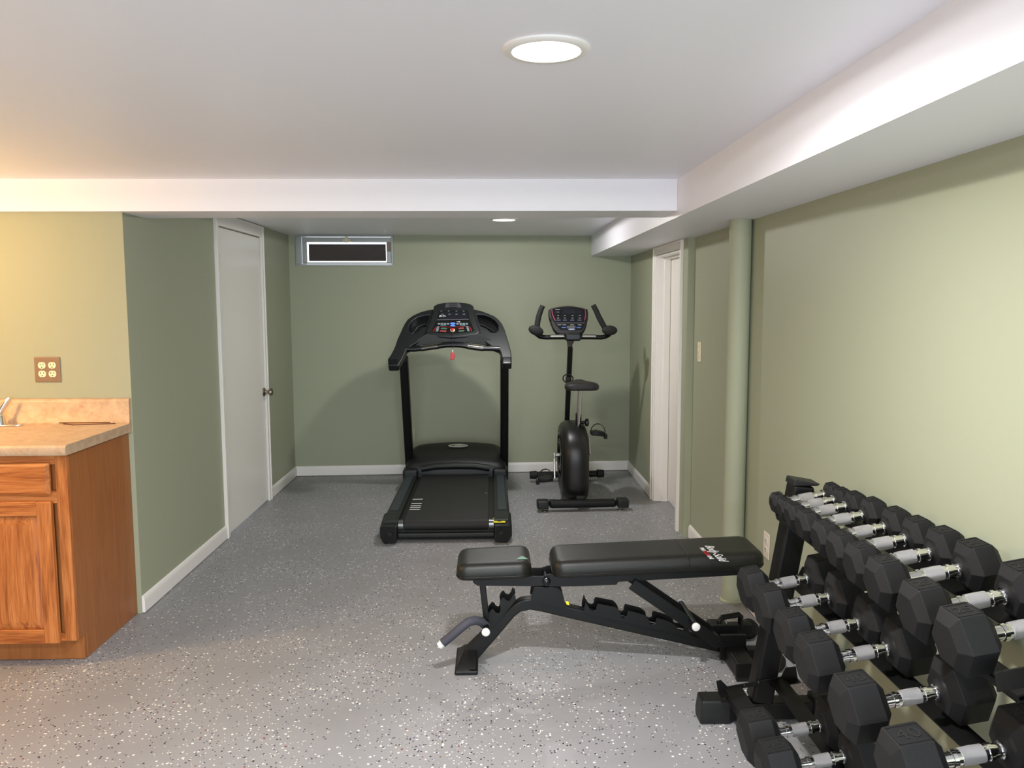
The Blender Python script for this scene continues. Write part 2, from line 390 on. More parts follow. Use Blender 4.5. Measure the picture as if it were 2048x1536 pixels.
obj('glass_pane', MB().prism(*wp(SX0+.03, SX1-.03, SZ0+.008, SZ1-.035, .02, .024)), GL, w1)
obj('dark_board', MB().prism(*wp(SX0+.045, SX1-.046, SZ0+.024, SZ1-.053, .045, .05)), BOARD, w1)
lx = P(693, 476, Y=yw).x
obj('latch', MB().prism(*wp(lx-.03, lx+.03, ZC-.05, ZC-.03, -.006, .008)).prism(*wp(lx-.01, lx+.012, ZC-.06, ZC-.012, -.02, -.006)).prism(*wp(lx, lx+.05, ZC-.057, ZC-.048, -.018, -.008)), IVORY, w1, bev=.002)
obj('side_latch', MB().prism(*wp(SX1-.030, SX1-.002, SZ0+.10, SZ0+.175, -.004, .009)), mat('brown_latch', (128, 112, 88), .5), w1, bev=.002)

# ---- ceiling lights
def can_light(x, y, label, r=.0735):
    t = thing('ceiling_light', label, 'ceiling light', (x, y, ZC), 'recessed ceiling lights')
    obj('trim_ring', MB().lathe([(-.001, r+.022), (.004, r+.022), (.008, r+.016), (.008, r+.002), (.002, r-.002)], (x, y, ZC), (0, 0, -1), 48), mat('lamp_trim', (240, 236, 232), .4), t, smooth=True)
    obj('lens', MB().lathe([(.001, r), (.007, r-.001), (.010, r*.8), (.0115, r*.4), (.012, .002)], (x, y, ZC), (0, 0, -1), 48), LENS, t, smooth=True)
can_light(.122, 1.83, 'large round recessed ceiling light glowing in front of the beam')
can_light(.087, 5.517, 'small far round recessed ceiling light glowing beyond the beam')

# ---- wall plates
def slots(mb, c, up_, right, nrm, s=1.0):
    for dx, hgt in ((-.0065, .009), (.0065, .007)):
        a = c+right*dx*s+up_*.004*s; mb.prism([a+right*q*.0011*s+up_*r*hgt/2*s+nrm*.0004 for q, r in ((-1,-1),(1,-1),(1,1),(-1,1))], nrm*.0006)
    a = c-up_*.008*s; mb.prism([a+right*math.cos(k*PI/4)*.0026*s+up_*math.sin(k*PI/4)*.0026*s+nrm*.0004 for k in range(8)], nrm*.0006)
def recept(mb, c, up_, right, nrm):
    pts = [(.0172*math.cos(a), .0172*math.sin(a)) for a in [i*2*PI/28 for i in range(28)]]
    mb.prism([c+right*x+up_*max(-.0145, min(.0145, y)) for x, y in pts], nrm*.002)
# quad outlet on kitchen wall
U, Rr, Nn = Vector((0, 0, 1)), Vector((1, 0, 0)), Vector((0, -1, 0))
q0 = P(96, 739, Y=YK); t = thing('wall_outlet', 'bronze quad outlet plate on the kitchen wall above the counter', 'outlet', (q0.x, YK, q0.z))
obj('plate', MB().box(q0.x-.058, q0.x+.058, YK-.006, YK-.0005, q0.z-.0575, q0.z+.0575), COPPER, t, bev=.004, seg=3)
for dx in (-.023, .023):
    for dz in (-.0195, .0195):
        c = Vector((q0.x+dx, YK-.006, q0.z+dz)); mb = MB(); recept(mb, c, U, Rr, Nn); r = obj('receptacle', mb, IVORY, t)
        mb = MB(); slots(mb, c+Nn*.002, U, Rr, Nn); obj('socket_slots', mb, SLOT, r)
    obj('screw', MB().lathe([(0, .004), (.001, .0035), (.0016, .001)], (q0.x+dx, YK-.006, q0.z), Nn, 12), STEEL, t, smooth=True)
# switch on right wall
U2, R2, N2 = Vector((0, 0, 1)), Vector((0, -1, 0)), Vector((-1, 0, 0))
c0 = (P(1395, 683, X=XN)+P(1405, 725, X=XN))/2
t = thing('light_switch', 'beige light switch plate on the right wall beside the far door', 'light switch', (XN, c0.y, c0.z))
obj('plate', MB().box(XN-.006, XN-.0005, c0.y-.036, c0.y+.036, c0.z-.058, c0.z+.058), IVORY, t, bev=.003)
obj('toggle', MB().prism([Vector((XN-.006, c0.y-.005, c0.z-.012)), Vector((XN-.006, c0.y-.005, c0.z+.012)), Vector((XN-.016, c0.y-.004, c0.z+.012)), Vector((XN-.012, c0.y-.004, c0.z-.002))], (0, .01, 0)), IVORY, t, bev=.001)
for dz in (-.03, .03): obj('screw', MB().lathe([(0, .0035), (.001, .003), (.0015, .001)], (XN-.006, c0.y, c0.z+dz), N2, 10), STEEL, t)
# outlet low on right wall
c0 = Vector((XN, 3.515, .375))
t = thing('wall_outlet', 'white duplex outlet low on the right wall behind the dumbbell rack', 'outlet', c0)
obj('plate', MB().box(XN-.006, XN-.0005, c0.y-.036, c0.y+.036, c0.z-.058, c0.z+.058), IVORYW, t, bev=.003)
for dz in (-.0195, .0195):
    c = Vector((XN-.006, c0.y, c0.z+dz)); mb = MB(); recept(mb, c, U2, R2, N2); r = obj('receptacle', mb, IVORYW, t)
    mb = MB(); slots(mb, c+N2*.002, U2, R2, N2); obj('socket_slots', mb, SLOT, r)
# plate on back wall beside treadmill post
xx = -.684; yy = yback(xx)
t = thing('wall_outlet', 'sage painted outlet plate low on the back wall behind the treadmill', 'outlet', (xx, yy, .34))
obj('plate', MB().box(xx-.035, xx+.035, yy-.008, yy-.001, .283, .397), mat('plate_paint', (176, 178, 152), .45), t, bev=.003)
for dz in (-.0195, .0195):
    c = Vector((xx, yy-.008, .34+dz)); mb = MB(); recept(mb, c, U, Rr, Nn); obj('receptacle', mb, mat('plate_paint', (176, 178, 152)), t)
#@@NEXT

# ================================================================== KITCHEN CORNER
CX0, CX1, CFY = -3.3, XL-.022, 3.215         # cabinet left / right face, face frame front
CB = YK-.001
t = thing('base_cabinet', 'honey oak base cabinet with drawer and raised panel door in the left corner', 'cabinet', (-2.4, 3.5, 0))
obj('side_panel', MB().prism([Vector((CX1, CFY+.02, .105)), Vector((CX1, CFY+.02, .866)), Vector((CX1, CB, .866)), Vector((CX1, CB, .002)), Vector((CX1, CFY+.082, .002)), Vector((CX1, CFY+.082, .105))], (-.016, 0, 0)), OAKS, t)
obj('carcass', MB().box(CX0, CX1-.017, CFY+.021, CB, .106, .866), OAKS, t)
obj('toe_kick', MB().box(CX0, CX1-.003, CFY+.062, CFY+.076, .002, .104), OAKS, t, bev=.001)
dr = P(97, 955, Y=CFY-.018); xr = dr.x
z_dt, z_db = P(95, 927, Y=CFY-.018).z, P(99, 991, Y=CFY-.018).z
z_pt, z_pb = P(103, 1004, Y=CFY-.018).z, P(117, 1287, Y=CFY-.018).z
xr2 = (P(103, 1004, Y=CFY-.018).x+P(117, 1287, Y=CFY-.018).x)/2
for x0, x1 in ((CX1-.045, CX1), (xr2-.505, xr2-.455)): obj('stile', MB().box(x0, x1, CFY, CFY+.02, .105, .866), OAKV, t, bev=.001)
for x0, x1, z0, z1 in ((xr2-.454, CX1-.0455, .826, .866), (xr2-.454, CX1-.0455, z_pt-.01, z_db+.012), (xr2-.454, CX1-.0455, .105, .135), (CX0, xr2-.506, .105, .866)):
    obj('face_rail', MB().box(x0, x1, CFY+.001, CFY+.0195, z0, z1), OAKH, t, bev=.001)
def bevel_board(x0, x1, z0, z1, y, th, inset):
    a = [(x0, z0), (x1, z0), (x1, z1), (x0, z1)]; b = [(x0+inset, z0+inset), (x1-inset, z0+inset), (x1-inset, z1-inset), (x0+inset, z1-inset)]
    return [[Vector((q[0], y+th, q[1])) for q in a], [Vector((q[0], y+th*.45, q[1])) for q in a], [Vector((q[0], y, q[1])) for q in b]]
obj('drawer_front', MB().rings(bevel_board(xr-.44, xr, z_db, z_dt, CFY-.019, .019, .011)), OAKH, t, bev=.001)
dd = obj('door', MB().box(xr2-.44, xr2, CFY-.005, CFY-.0005, z_pb, z_pt), OAKV, t)
S_ = .057
for x0 in (xr2-S_, xr2-.44): obj('door_stile', MB().box(x0, x0+S_, CFY-.0205, CFY-.005, z_pb, z_pt), OAKV, dd, bev=.0035, seg=3)
for z0 in (z_pt-S_, z_pb): obj('door_rail', MB().box(xr2-.44+S_, xr2-S_, CFY-.020, CFY-.005, z0, z0+S_), OAKH, dd, bev=.0035, seg=3)
obj('raised_panel', MB().rings([[Vector((x, CFY-.0055, z)) for x, z in ((xr2-.44+S_+.004, z_pb+S_+.004), (xr2-S_-.004, z_pb+S_+.004), (xr2-S_-.004, z_pt-S_-.004), (xr2-.44+S_+.004, z_pt-S_-.004))],
    [Vector((x, CFY-.0075, z)) for x, z in ((xr2-.44+S_+.006, z_pb+S_+.006), (xr2-S_-.006, z_pb+S_+.006), (xr2-S_-.006, z_pt-S_-.006), (xr2-.44+S_+.006, z_pt-S_-.006))],
    [Vector((x, CFY-.0185, z)) for x, z in ((xr2-.44+S_+.036, z_pb+S_+.036), (xr2-S_-.036, z_pb+S_+.036), (xr2-S_-.036, z_pt-S_-.036), (xr2-.44+S_+.036, z_pt-S_-.036))]]), OAKV, dd, bev=.001)
# countertop with rolled front edge and integral backsplash
def prof_counter(x):
    z0, z1, yf = .867, .908, CFY-.034
    pts = [(yf+.022, z0), (yf+.004, z0), (yf, z0+.006)]
    for k in range(7):
        a = PI/2*k/6; pts.append((yf+.014-.014*math.cos(a), z1-.014+.014*math.sin(a)))
    pts += [(CB-.030, z1), (CB-.022, z1+.008), (CB-.020, z1+.10), (CB-.016, z1+.112), (CB-.008, z1+.116), (CB, z1+.114), (CB, z0)]
    return [Vector((x, y, z)) for y, z in pts]
ct = obj('countertop', MB().rings([prof_counter(CX0), prof_counter(XL-.005)]), LAM, smooth=True, ang=50)
tag(ct, 'beige stone-pattern laminate countertop with integral backsplash on the oak cabinet', 'countertop')
# faucet (seen in part at the left frame edge)
b0 = P(38, 846, Z=.908); fx, fy = b0.x-.03, CB-.075
t = thing('faucet', 'chrome lever faucet at the back of the laminate countertop', 'faucet', (fx, fy, .908))
obj('deck_plate', MB().prism([Vector((fx+x, fy+y, .909)) for x, y in ell(0, 0, .10, .026, 28)], (0, 0, .007)), CHROME, t, bev=.002)
obj('body', MB().lathe([(0, .026), (.012, .024), (.03, .021), (.042, .021), (.05, .014)], (fx, fy, .916), (0, 0, 1), 24), CHROME, t, smooth=True)
obj('spout', MB().tube([(fx, fy-.01, .940), (fx-.03, fy-.05, .962), (fx-.07, fy-.10, .968), (fx-.10, fy-.14, .955), (fx-.105, fy-.147, .938)], [.014, .013, .012, .011, .011], 16), CHROME, t, smooth=True)
obj('lever', MB().tube([(fx, fy, .958), (fx+.012, fy+.004, .985), (fx+.036, fy+.012, 1.022), (fx+.044, fy+.014, 1.034)], [.012, .011, .013, .007], 16, flat=.5), CHROME, t, smooth=True)
# two thin laminate boards stacked near the counter corner
for k, (pts, lab, dz) in enumerate((([(146, 849), (232, 846), (248, 838), (165, 836)], 'thin tan sample board with dark edges, the lower one by the backsplash corner', .0),
                                    ([(143, 845), (224, 843), (241, 836), (162, 832.5)], 'thin tan sample board with dark edges, the upper one by the backsplash corner', .005))):
    z = .9082+dz+.0
    q = [P(x, y, Z=z+.004) for x, y in pts]
    q = [Vector((min(v.x, XL-.03), min(v.y, CB-.035), z)) for v in q]
    b = obj('sample_board', MB().prism(q, (0, 0, .0045)), mat('dark_brown_edge', (98, 62, 44), .6)); tag(b, lab, 'board', 'sample boards on the counter')
    obj('board_face', MB().prism([v+Vector((0, 0, .0046)) for v in [q[0].lerp(q[2], .03), q[1].lerp(q[3], .03), q[2].lerp(q[0], .03), q[3].lerp(q[1], .03)]], (0, 0, .0005)), mat('tan_board', (206, 166, 122), .5), b)

# ================================================================== TREADMILL
TX = -.285
T = thing('treadmill', 'large black treadmill with curved console, facing the back wall', 'treadmill', (TX, 5.6, 0))
YN = 4.845
def tw(y): return -.005*(y-YN)          # slight skew of the machine
# deck frame and belt
obj('deck_frame', MB().box(TX-.335, TX+.335, YN+.06, 6.5, .04, .105), CHARD, T, bev=.01)
by = [YN+.075]
bp = []
for k in range(9):
    a = PI*k/8; bp.append((YN+.09-.035*math.sin(a), .100+.028*math.cos(a) if k < 9 else 0))
bp = [(6.42, .128)]+[(YN+.075-.034*math.sin(PI*k/8), .094+.034*math.cos(PI*k/8)) for k in range(9)]+[(6.42, .060)]
obj('running_belt', MB().prism([Vector((TX-.255, y, z)) for y, z in bp], (.51, 0, 0)), BELT, T, smooth=True)
belt = bpy.data.objects['running_belt']
mb = MB()
for (xa, xb, y) in ((825.5, 845.5, 998.5), (823, 843.5, 1007), (821.5, 842, 1011.5), (820, 841, 1015), (819, 840, 1019)):
    a, b = P(xa, y, Z=.1285), P(xb, y, Z=.1285); mb.box(a.x, b.x, a.y-.008, a.y+.008, .1282, .1288)
obj('belt_marking', mb, WHT, belt)
obj('belt_logo', MB().box(P(970, 986, Z=.128).x, P(975, 986, Z=.128).x, P(970, 986, Z=.128).y-.006, P(970, 986, Z=.128).y+.006, .1282, .1287), GRYP, belt)
for s in (-1, 1):
    obj('roller_end', MB().cyl((TX+s*.262, YN+.075, .094), (TX+s*.292, YN+.075, .094), .033, seg=24), mat('roller_metal', (120, 122, 122), .3, .8), T, smooth=True)
    # side rail with raised edge and ribbed foot strip
    x0, x1 = sorted((TX+s*.293, TX+s*.392))
    r = obj('side_rail', MB().prism([Vector((x, YN+.05, z)) for x, z in ((x0, .05), (x1, .05), (x1, .118), (x1-.012 if s > 0 else x1, .131), (x0 if s > 0 else x0+.012, .131), (x0, .118))], (0, 6.4-YN, 0)), CHAR, T, bev=.004)
    c = TX+s*.345
    obj('foot_strip', MB().box(c-.027, c+.027, 5.13, 6.18, .1312, .1345), STRIP, r, bev=.001)
    obj('strip_slot', MB().box(c-.006, c+.006, 6.20, 6.225, .1312, .1325), SLOT, r)
    # rear end cap
    xo = TX+s*.402; xi = TX+s*.296
    e = obj('end_cap', MB().rings([[Vector((xi, YN-.02, .012)), Vector((xo-s*.03, YN-.02, .004)), Vector((xo, YN+.03, .03)), Vector((xo, YN+.03, .095)), Vector((xo-s*.02, YN-.012, .108)), Vector((xi, YN-.02, .112))],
                                   [Vector((xi, YN+.22, .03)), Vector((xo-s*.02, YN+.22, .03)), Vector((xo, YN+.22, .05)), Vector((xo-s*.002, YN+.22, .128)), Vector((xo-s*.014, YN+.22, .1335)), Vector((xi, YN+.22, .1335))]]), CHAR, T, bev=.006, seg=3)
    obj('bolt_hole', MB().lathe([(0, .0135), (.001, .013), (.0015, .002)], (TX+s*.335, YN-.0205, .066), (0, -1, 0), 20), SLOT, e)
obj('rear_crossbar', MB().box(TX-.295, TX+.295, YN+.03, YN+.07, .026, .055), CHARD, T, bev=.006)
ylab = P(999, 1045.5, Z=.13)
lb = obj('warning_label', MB().prism([Vector((x, YN+y, .1118+.11*y+.0035)) for x, y in ((ylab.x-.036, .022), (ylab.x+.036, .022), (ylab.x+.036, .105), (ylab.x-.036, .105))], (0, 0, .0008)), YEL, T)
obj('label_print', MB().prism([Vector((ylab.x-.014, YN+.04, .1208)), Vector((ylab.x+.014, YN+.04, .1208)), Vector((ylab.x, YN+.085, .1258))], (0, 0, .0004)), SLOT, lb)
for s in (-1, 1): obj('foot_pad', MB().cyl((TX+s*.33, YN+.09, .002), (TX+s*.33, YN+.09, .03), .028, seg=18), RUB, T)
for s in (-1, 1): obj('transport_wheel', MB().cyl((TX+s*.36, 6.56, .035), (TX+s*.385, 6.56, .035), .034, seg=20), RUB, T, smooth=True)
# motor cover
def hood(y, hw, z, zc):
    return [Vector((TX-hw, y, .03)), Vector((TX+hw, y, .03)), Vector((TX+hw, y, z*.62)), Vector((TX+hw*.95, y, z*.9)), Vector((TX+hw*.88, y, z)), Vector((TX+hw*.4, y, zc)), Vector((TX, y, zc+.004)),
            Vector((TX-hw*.4, y, zc)), Vector((TX-hw*.88, y, z)), Vector((TX-hw*.95, y, z*.9)), Vector((TX-hw, y, z*.62))]
mc = obj('motor_cover', MB().rings([hood(6.225, .395, .150, .158), hood(6.245, .402, .20, .212), hood(6.28, .405, .225, .240), hood(6.36, .403, .250, .268), hood(6.50, .392, .300, .316), hood(6.60, .365, .312, .326), hood(6.63, .33, .26, .275)]), CHARD, T, sub=1, smooth=True, bev=0)
obj('cover_lip', MB().tube([(TX-.262, 6.215, .178), (TX-.15, 6.212, .196), (TX, 6.21, .200), (TX+.15, 6.212, .196), (TX+.262, 6.215, .178)], .026, 14), CHARD, mc, smooth=True)
for s in (-1, 1): obj('rail_cover', MB().box(TX+s*.345-.058, TX+s*.345+.058, 6.17, 6.34, .08, .178), CHARD, mc, bev=.02, seg=4)
lc = P(911.5, 894.6, Y=6.53)
M = frame((TX+.012, 6.46, .3105), (1, 0, 0), (0, 1, .28))
oval = obj('oval_badge', MB().prism([M @ Vector((x, y, 0)) for x, y in ell(0, 0, .078, .028, 32)], M.to_3x3() @ Vector((0, 0, .003))), mat('silver_badge', (205, 205, 195), .35, .3), mc)
text('badge_text', 'FUEL', .034, M @ Matrix.Translation((.016, 0, .0035)), mat('badge_dark', (70, 66, 50), .6), oval, sx=1.5, shear=.2)
obj('badge_swoosh', MB().prism([M @ Vector(q) for q in ((-.062, -.006, .0034), (-.036, -.008, .0034), (-.022, .010, .0034), (-.048, .008, .0034))], M.to_3x3() @ Vector((0, 0, .0004))), mat('badge_dark', (70, 66, 50)), oval)
# uprights (lean back towards the user)
for s, xb, xt, ln in ((-1, P(820, 925, Y=6.44).x, P(808, 735, Y=6.08).x, 1), (1, P(1008.5, 920, Y=6.44).x, P(1009, 735, Y=6.08).x, 1)):
    zt = P(808, 715, Y=6.07).z
    obj('upright', MB().beam((xb, 6.46, .05), (xt, 6.07, zt), .085, .062), BLK, T, bev=.012, seg=3)
# console plane
TA, TN = Vector((0, 5.98, 1.13)), Vector((1, 0, 0)).cross(Vector((0, .30, .31))).normalized()   # normal points up and towards the user
if TN.y > 0: TN = -TN
def tp(x, y, d=0): return PP(x, y, TA, TN)+TN*d
def tc(cx, cy, s=.15625): return (740+cx*s, 590+cy*s)
outer = [(230,815),(262,770),(300,700),(325,640),(350,565),(385,490),(415,420),(440,370),(480,310),(550,258),(640,217),(730,192),(815,180),(1325,180),(1420,200),(1510,232),(1590,268),(1640,305),(1690,365),(1725,440),(1755,540),(1785,640),(1803,720),(1813,795),(1813,880),
         (1692,884),(1690,800),(1675,735),(1650,690),(1560,655),(1480,600),(1430,530),(1340,530),(1200,556),(1060,566),(900,556),(770,540),(735,520),(690,560),(620,600),(540,640),(470,690),(440,760),(400,840),(362,908),(232,908)]
tray_l = [(495,450),(500,385),(545,325),(620,280),(700,262),(760,255),(750,300),(728,350),(712,405),(650,425),(605,480),(540,492)]
tray_r = [(1370,248),(1440,252),(1530,280),(1600,325),(1640,385),(1640,450),(1608,480),(1540,474),(1500,430),(1420,395),(1385,330)]
con = obj('console', MB().prism_holes([tp(*tc(*q)) for q in outer], [[tp(*tc(*q)) for q in tray_l], [tp(*tc(*q)) for q in tray_r]], -TN*.055), CHAR, T, bev=.007, seg=3)
for tr, ridge in ((tray_l, [(520,470),(560,430),(600,375),(650,350),(715,335)]), (tray_r, [(1380,330),(1450,350),(1540,400),(1600,440)])):
    ty = obj('cup_tray', MB().prism([tp(*tc(*q), -.040) for q in tr], -TN*.012), BLKG, con)
    obj('tray_ridge', MB().tube([tp(*tc(*q), -.034) for q in ridge], .005, 8), CHAR, ty, smooth=True)
for pts in ([(228,822),(352,818),(360,905),(236,908)], [(1695,795),(1808,795),(1813,882),(1695,884)]):
    obj('arm_end', MB().prism([tp(*tc(*q), .006) for q in pts], -TN*.068), BLKG, con, bev=.008, seg=3)
def quad_lip(off): return off
hs = [(868,616),(874,612.5),(885,610),(896,608.8),(907,608.4),(920,608.8),(934,610.3),(942,612.5),(947,616),(949,630),(953,645),(960,664),(961.5,670),(955,674.5),(932,678),(905,679.5),(878,678),(860,674.5),(851,669),(854,660),(862,640),(866,628)]
house = obj('console_housing', MB().rings([[tp(x, y, -.03) for x, y in hs], [tp(x, y, .020) for x, y in hs], [tp(907+(x-907)*.95, 644+(y-644)*.95, .030) for x, y in hs]]), CHAR, con, bev=.004, seg=2, ang=25)
sc = [(877.5,627.5),(907,626.2),(936.5,627),(938.6,641),(943,653),(949.5,667),(930,671),(905.6,672.5),(882,671.5),(863.5,669),(869.5,655),(874.4,644.7)]
scr = obj('display_panel', MB().prism([tp(x, y, .0305) for x, y in sc], TN*.002), BLKG, house)
def dk(name, pts, m, parent, d=.0328, th=.001): return obj(name, MB().prism([tp(*tc(*q), d) for q in pts], TN*th), m, parent)
dk('display_window', [(895,255),(1240,250),(1250,345),(880,348)], mat('display_black', (26, 28, 34), .15), scr)
dk('divider_strip', [(862,352),(1262,345),(1268,356),(858,362)], mat('strip_grey', (78, 76, 80), .4), scr)
for x in (905, 1000, 1098, 1190): dk('panel_print', [(x,243),(x+22,243),(x+22,249),(x,249)], GRYP, scr, .034)
for x in (915, 1005, 1095, 1190): dk('panel_print', [(x,283),(x+28,283),(x+28,289),(x,289)], GRYP, scr, .034)
MM = frame(tp(*tc(932, 309), .0345), (1, 0, 0), (0, .30, .31))
text('panel_text', 'FUEL', .018, MM, WHT, scr, sx=1.3, shear=.2)
dk('panel_arrow', [(890,316),(906,316),(914,302),(898,302)], WHT, scr, .034)
dk('panel_print', [(1112,380),(1124,380),(1118,388)], WHT, scr, .034); dk('panel_print', [(1134,378),(1154,378),(1154,388),(1134,388)], WHT, scr, .034)
obj('speed_button_pad', MB().prism([tp(*tc(x, y), .033) for x, y in ell(1062, 406, 35, 13, 24)], TN*.004), BLUE, scr, bev=.001)
obj('incline_button_pad', MB().prism([tp(*tc(x, y), .033) for x, y in ell(1062, 433, 33, 12, 24)], TN*.004), BLUE, scr, bev=.001)
for x in (886, 924, 962, 1002, 1122, 1162, 1202, 1240): dk('quick_button', [(x-15,401),(x+15,401),(x+15,420),(x-15,420)], GRYP, scr, .033, .003)
for x0, x1 in ((905, 980), (1155, 1225)): dk('quick_label', [(x0,424),(x1,424),(x1,430),(x0,430)], mat('teal_print', (80, 150, 165), .5), scr, .033)
for k in range(4):
    y = 442+k*17; dk('side_button', [(862-k*5,y),(892-k*4,y),(888-k*4,y+13),(857-k*5,y+13)], GRYP, scr, .033, .002)
    dk('side_button', [(1232+k*4,y-4),(1258+k*5,y-4),(1262+k*5,y+9),(1235+k*4,y+9)], GRYP, scr, .033, .002)
dk('start_button', [(915,458),(990,462),(986,480),(908,476)], GRNP, scr, .033, .003); dk('stop_bar', [(905,492),(982,496),(976,514),(896,508)], mat('dull_red', (150, 62, 62), .5), scr, .033, .003)
dk('cool_button', [(1135,462),(1200,456),(1206,472),(1138,478)], mat('dull_red', (150, 62, 62)), scr, .033, .003); dk('enter_button', [(1138,494),(1205,488),(1212,505),(1142,511)], GRNP, scr, .033, .003)
for pts in ([(845,448),(826,480),(806,505),(812,508),(832,484),(851,450)], [(1275,440),(1298,478),(1306,505),(1300,507),(1291,480),(1269,442)], [(900,441),(1040,446),(1040,450),(898,445)], [(1085,446),(1225,438),(1227,442),(1085,450)]): dk('red_trim', pts, RED, scr, .033)
sb = obj('stop_button', MB().lathe([(0, .0175), (.006, .017), (.008, .014)], tp(*tc(1060, 490), .033), TN, 28), mat('button_rim', (235, 205, 160), .4), scr, smooth=True)
obj('stop_button_cap', MB().lathe([(.008, .0135), (.012, .013), (.014, .009)], tp(*tc(1060, 490), .033), TN, 28), RED, sb, smooth=True)
fan = obj('speaker_grille', MB().prism([tp(*tc(x, y), .031) for x, y in ((962,200),(968,160),(1000,135),(1135,135),(1160,160),(1172,200))], TN*.004), mat('grille_grey', (66, 66, 72), .5), house, bev=.002)
for k in range(5):
    y = 142+k*13; dk('vent_slot', [(1012,y),(1120,y),(1121,y+7),(1011,y+7)], SLOT, fan, .0345)
obj('console_underside', MB().prism([P(x, y, Y=6.02) for x, y in ((819,694),(836,677),(853,667),(905,674),(960,667),(978,677),(997,692),(965,690),(930,686),(905,684),(880,686),(850,690))], (0, .05, 0)), CHARD, con, bev=.004)
# pulse bar
pb = [tc(455, 690), tc(560, 695), tc(660, 685), tc(760, 668), tc(870, 655), tc(965, 642), tc(1060, 638), tc(1160, 642), tc(1250, 656), tc(1350, 672), tc(1450, 684), tc(1560, 684), tc(1660, 690)]
PBY = 5.985
obj('pulse_bar', MB().tube([P(x, y, Y=PBY) for x, y in pb], .019, 16), BLKG, T, smooth=True)
for seg_ in ((2, 5), (8, 11)):
    obj('pulse_grip', MB().tube([P(x, y+.3, Y=PBY) for x, y in pb[seg_[0]:seg_[1]]], .0205, 16), mat('grip_steel', (92, 88, 84), .3, .9), T, smooth=True)
for x, y in ((470, 700), (1655, 700)):
    q = tc(x, y); a = P(*q, Y=PBY); obj('pulse_bar_mount', MB().beam(a+Vector((0, .07, -.005)), a, .04, .045, (0, 0, 1)), BLK, T, bev=.008)
# safety key: white clip, cord and red tag
k0 = tp(*tc(1060, 505), .045)
key = obj('safety_key', MB().tube([k0, k0+Vector((0, -.015, -.02)), P(*tc(1056, 570), Y=5.955), P(*tc(1056, 640), Y=5.955), P(*tc(1057, 735), Y=5.955)], .0022, 8), mat('cord_dark', (40, 40, 44), .6), T, smooth=True)
obj('key_clip', MB().cyl(P(*tc(1057, 695), Y=5.955), P(*tc(1057, 735), Y=5.955), .004, seg=10), WCAP, key)
obj('key_tag', MB().prism([P(*tc(*q), Y=5.96) for q in ((1040,738),(1055,728),(1068,740),(1092,762),(1074,830),(1026,828),(1032,775),(1030,750))], (0, -.014, 0)), RED, key, bev=.003)

# ================================================================== EXERCISE BIKE
BX, BYc = .62, 6.0
B = thing('exercise_bike', 'black upright exercise bike with round flywheel housing near the back wall', 'exercise bike', (BX, BYc, 0))
def stab(name, pa, pb, r, capl, capr):
    a, b = Vector(pa), Vector(pb); d = (b-a).normalized()
    o = obj(name, MB().beam(a, b, r*1.8, r*1.5, (0, 1, 0)), BLK, B, bev=r*.55, seg=4)
    return o, a, b, d
o, a, b, d = stab('rear_stabilizer', (P(1098, 1003, Y=5.58).x, 5.575, .052), (P(1232, 1000, Y=5.6).x, 5.595, .052), .036, 0, 0)
for q, s in ((a, -1), (b, 1)):
    obj('stabilizer_cap', MB().beam(q-d*s*-.005-d*s*.0, q+d*s*.085, .086, .062), CHAR, o, bev=.012, seg=3)
    obj('leveling_foot', MB().lathe([(0, .024), (.006, .024), (.010, .010), (.024, .009)], (q+d*s*.03).xy.to_3d()+Vector((0, 0, .001)), (0, 0, 1), 18), STEEL, o, smooth=True)
o, a, b, d = stab('front_stabilizer', (P(1072, 950, Y=6.5).x, 6.49, .062), (P(1195, 948, Y=6.52).x, 6.52, .062), .032, 0, 0)
for q, s in ((a, -1), (b, 1)):
    obj('transport_wheel', MB().cyl(q-d*s*.004, q+d*s*.05, .034, .03, 20), RUB, o, smooth=True)
    obj('leveling_foot', MB().lathe([(0, .022), (.006, .022), (.010, .009), (.034, .008)], (q-d*s*.05).xy.to_3d()+Vector((0, 0, .001)), (0, 0, 1), 18), STEEL, o, smooth=True)
obj('base_spine', MB().box(BX-.035, BX+.035, 5.60, 6.49, .055, .10), BLK, B, bev=.01)
# flywheel housing: rounded lens-like shroud
hx0, hx1 = .497, .690; hyc, hzc, hry, hrz = 5.955, .305, .315, .275
R_ = []
for x, s in ((hx0, .72), (hx0+.004, .86), (hx0+.022, .95), (hx0+.055, .995), (hx0+.12, 1.0), (hx0+.15, .985), (hx1-.016, .93), (hx1-.004, .82), (hx1, .70)):
    ring = []
    for k in range(48):
        a = 2*PI*k/48; cy_, cz_ = math.cos(a), math.sin(a)
        p = 6 if (cz_ < 0 and cy_ < 0) else 3 if cz_ < 0 else 2.35
        rr = (abs(cy_)**p+abs(cz_)**p)**(-1/p)
        y = hyc+hry*s*rr*cy_; z = hzc+hrz*s*rr*cz_
        z = max(z, .045)
        ring.append(Vector((x+.018*(hyc-y)*.0, y, z)))
    R_.append(ring)
hs_ = obj('flywheel_housing', MB().rings(R_), mat('housing_plastic', (17, 17, 16), .38), B, smooth=True, ang=50)
for r, m_ in ((.165, BLKG), (.12, CHAR), (.10, BLKG)):
    obj('housing_ring', MB().lathe([(0, r), (.004, r-.002), (.0045, r-.012), (0.0, r-.014)], (hx0-.002, 5.93, .335), (-1, 0, 0), 48), m_, hs_, smooth=True)
obj('front_shroud', MB().beam((.585, 6.28, .10), (.585, 6.28, .50), .12, .10), CHARD, B, bev=.03, seg=4)
